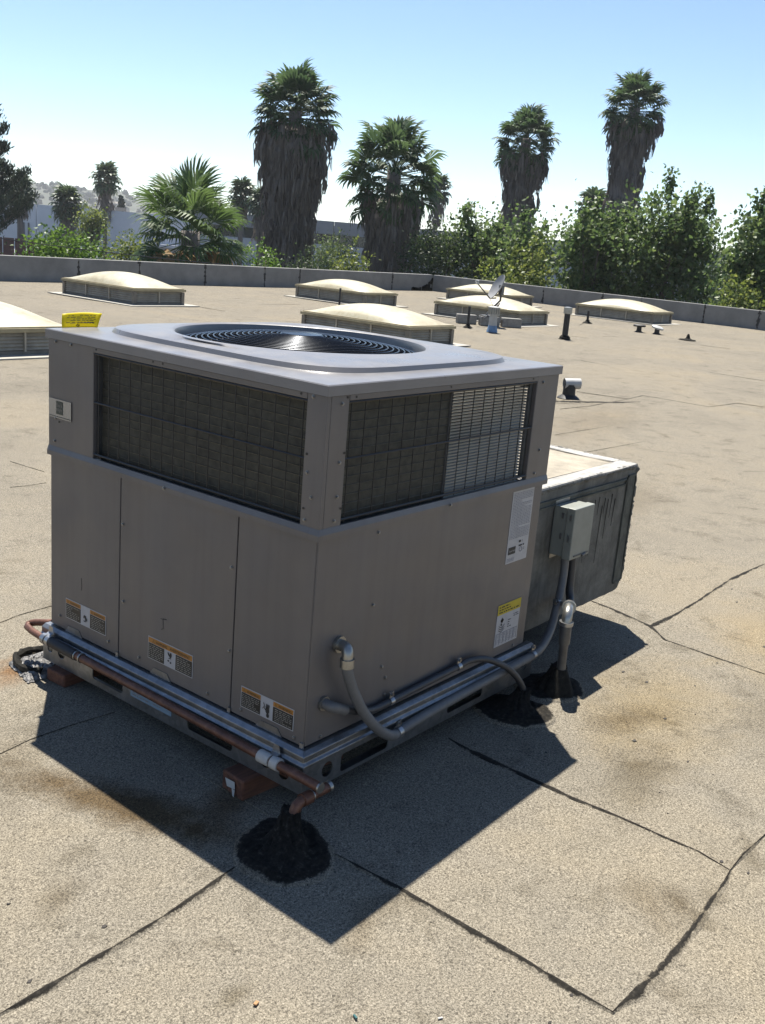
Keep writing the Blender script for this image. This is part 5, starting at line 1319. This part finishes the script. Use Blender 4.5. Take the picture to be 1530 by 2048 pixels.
clamp(t, (.371, -.018, .236), (1, 0, .02), .0118); clamp(t, (.735, -.019, .247), (1, 0, .05), .0118)

BX = thing('switch_box', 'grey metal electrical switch box mounted on the side of the duct', 'electrical box', (1.56, .05, .47))
bx0, bx1, bz0, bz1 = 1.478, 1.638, .470, .677
MB().box(bx0+.006, bx1-.004, .038, .0945, bz0+.006, bz1-.003).build('body', M['box_grey'], BX, bevel=.002)
cv = MB().box(bx0, bx1, .000, .036, bz0, bz1).build('cover', M['box_grey'], BX, bevel=.003)
MB().box(bx0+.03, bx1-.012, -.003, -.0005, bz0+.010, bz0+.014).build('hasp', M['mast_grey'], cv)
MB().tube([(bx0+.095, -.002, bz0+.006), (bx0+.12, -.002, bz0+.010)], .006, 8).build('latch', M['mast_grey'], cv)
MB().box(1.49, 1.60, .0945, .0985, .455, .69).build('back_plate', M['clamp_zinc'], BX)
for z in (.545, .628): MB().box(bx0-.002, bx0+.0035, .012, .020, z, z+.024).build('hinge_pin', M['clamp_zinc'], BX); MB().box(bx0+.002, bx0+.0075, .050, .057, z+.002, z+.024).build('hinge_pin', M['mast_grey'], BX)
RS = thing('conduit_riser', 'steel conduit riser with a bright elbow between the switch box and the roof', 'conduit', (1.27, -.13, 0))
MB().tube(smooth_path([(1.62, .06, .475), (1.625, .06, .40), (1.625, .055, .31), (1.595, .03, .268), (1.50, -.02, .285), (1.40, -.065, .318)], 6), .0165, 12).build('flexible_tube', M['conduit_dark'], RS, True)
MB().tube([(1.62, .06, .474), (1.62, .06, .455)], .022, 12).build('lock_nut', M['fitting_zinc'], RS, True)
el = MB().tube(smooth_path([(1.42, -.052, .312), (1.36, -.085, .338), (1.305, -.112, .346), (1.275, -.126, .335), (1.266, -.130, .305)], 5), .019, 14).build('elbow', M['fitting_zinc'], RS, True)
MB().tube([(1.345, -.094, .341), (1.325, -.104, .344)], .026, 14).build('ring', M['fitting_zinc'], el, True); MB().tube([(1.398, -.064, .320), (1.380, -.074, .330)], .0235, 14).build('ring', M['fitting_zinc'], el, True); MB().tube([(1.266, -.130, .312), (1.266, -.130, .298)], .0265, 14).build('ring', M['clamp_zinc'], el, True)
MB().tube([(1.266, -.130, .30), (1.269, -.130, .225), (1.270, -.130, .215), (1.276, -.130, .09)], [.022, .022, .0165, .0165], 14).build('pipe', M['mast_grey'], RS, True)
MB().lathe([(.075, .0), (.06, .035), (.035, .09), (.022, .12)], (1.279, -.130, .0), 14, .12, 4).build('boot', M['tar'], RS, True)

# ------------------------------------------------------------------ timber sleepers and bits on the roof
def sleeper(label, x0, x1, y0, y1, rot):
    c = Vector(((x0+x1)/2, (y0+y1)/2, 0)); g0 = float(gz(x0, c.y)); h = .0655-g0
    mt = Matrix.Translation((c.x, c.y, g0+h/2-.0005))@Matrix.Rotation(rot, 4, 'Z')
    o = MB().obox(mt, x1-x0, y1-y0, h).build('timber_block', M['redwood'], None, bevel=.006, loc=(c.x, c.y, 0))
    return tag(o, label, 'timber', 'timber blocks under the unit')
sleeper('brown timber block with a paper sticker under the front corner', -.085, .32, .125, .225, -.10)
sleeper('brown timber block under the left end of the unit, beside crumpled flashing', -.055, .32, 1.09, 1.19, .05)
o = MB().add([(-.0885, .222, .050), (-.0905, .180, .052), (-.0915, .176, .030), (-.0895, .212, .026), (-.0915, .190, .030), (-.0930, .184, .008), (-.0935, .178, .004), (-.0930, .175, .028)], [(0, 1, 2, 3), (4, 5, 6, 7)]).build('sticker', M['paper'], None, loc=(-.09, .2, .03))
tag(o, 'torn white paper sticker hanging from the end of the front timber block', 'sticker')
def foil_patch():
    x0, y0 = -.02, 1.285; n = 26; V = []; F_ = []; rr = random.Random(6)
    for i in range(n+1):
        for j in range(n+1):
            u, v = i/n*2-1, j/n*2-1; r = .085; X = x0+u*r*1.0+v*.02; Y = y0+v*r*1.15
            edge = max(abs(u), abs(v)); z = .016*(1-edge**3)+rr.uniform(0, .010)*(1-edge**4)+.004
            V.append((X+rr.uniform(-.004, .004), Y+rr.uniform(-.004, .004), float(gz(X, Y))+z))
    for i in range(n):
        for j in range(n): F_.append((i*(n+1)+j, (i+1)*(n+1)+j, (i+1)*(n+1)+j+1, i*(n+1)+j+1))
    o = MB().add(V, F_).build('crumpled_flashing', M['foil'], None, loc=(x0, y0, 0)); tag(o, 'crumpled silver flashing sheet on the roof left of the unit', 'flashing')
    pts = []
    for k in range(30):
        a = math.radians(-60+290*k/29); R = 1+rr.uniform(-.05, .05); X, Y = x0+.085*R*math.cos(a)+.02, y0+.105*R*math.sin(a)+.01; pts.append((X, Y, float(gz(X, Y))+.016))
    MB().tube(pts, [rr.uniform(.010, .018) for _ in pts], 7).build('tar_edge', M['tar'], o, True)
foil_patch()
def bits():
    rr = random.Random(17); mb = MB()
    for k in range(150):
        if k < 80: x, y = rr.gauss(1.6, 1.0), rr.gauss(-.8, .6)
        else: x, y = rr.uniform(-1.2, 6), rr.uniform(-2.2, 6)
        if -.05 < x < 2.3 and -.03 < y < 1.3: continue
        s = abs(rr.gauss(0, .0034))+.0015; a = rr.uniform(0, 6.28); z = float(gz(x, y)); m = rr.randint(4, 6)
        base = [(x+math.cos(a+q*6.28/m)*s*rr.uniform(.5, 1.3)*1.6*(1 if q % 2 else .7), y+math.sin(a+q*6.28/m)*s*rr.uniform(.5, 1.2), z-.001) for q in range(m)]; top = [(p[0]*.96+x*.04, p[1]*.96+y*.04, z+.0015+rr.uniform(0, .0012)) for p in base]
        mb.add(base+top, [tuple(range(m, 2*m))]+[(q, (q+1) % m, m+(q+1) % m, m+q) for q in range(m)])
    o = mb.build('roof_litter', M['debris_dark'], ROOF); o['kind'] = 'stuff'; o['label'] = 'dark flecks of tar, bark and leaf litter scattered on the roof'
bits()
cap_sheet_piece([(-.083, .35)]+[(a, b) for a, b, w in SEAMS[1][:-1]]+[(a, b) for a, b, w in SEAMS[2]]+[(a, b) for a, b, w in SEAMS[4][::-1][1:]]+[(.672, .35)], .0035, 4)
def chip(name, label, cat, x, y, l, w, h, rot, mat):
    z = float(gz(x, y))+.002; mt = Matrix.Translation((x, y, z+h/2))@Matrix.Rotation(rot, 4, 'Z')@Matrix.Rotation(.12, 4, 'Y')
    tag(MB().obox(mt, l, w, h).build(name, M[mat], None, bevel=h*.2, loc=(x, y, z)), label, cat)
chip('wood_chip', 'small orange wood chip on the roof at the bottom of the picture', 'wood chip', -.609, -.45, .014, .008, .004, .3, 'chip_wood')
chip('plastic_cap', 'tiny teal plastic stub lying at the bottom edge of the picture', 'plastic', -.487, -.632, .014, .005, .005, 1.2, 'teal_plastic')
chip('paper_scrap', 'tiny pale scrap right of the teal stub at the bottom edge', 'paper', -.357, -.767, .012, .004, .002, -.4, 'paper')

# ------------------------------------------------------------------ the summer haze over the valley
def haze():
    m = bpy.data.materials.new('haze_air'); m.use_nodes = True; n = m.node_tree.nodes; n.remove(n['Principled BSDF'])
    pv = n.new('ShaderNodeVolumePrincipled'); pv.inputs['Color'].default_value = (.93, .96, 1, 1); pv.inputs['Density'].default_value = .0003; pv.inputs['Anisotropy'].default_value = .3
    m.node_tree.links.new(pv.outputs[0], n['Material Output'].inputs['Volume'])
    o = MB().box(-1900, 1900, -1900, 1900, -9, 30).build('haze', m); o['kind'] = 'stuff'; o['label'] = 'thin pale summer haze over the whole view'
haze()
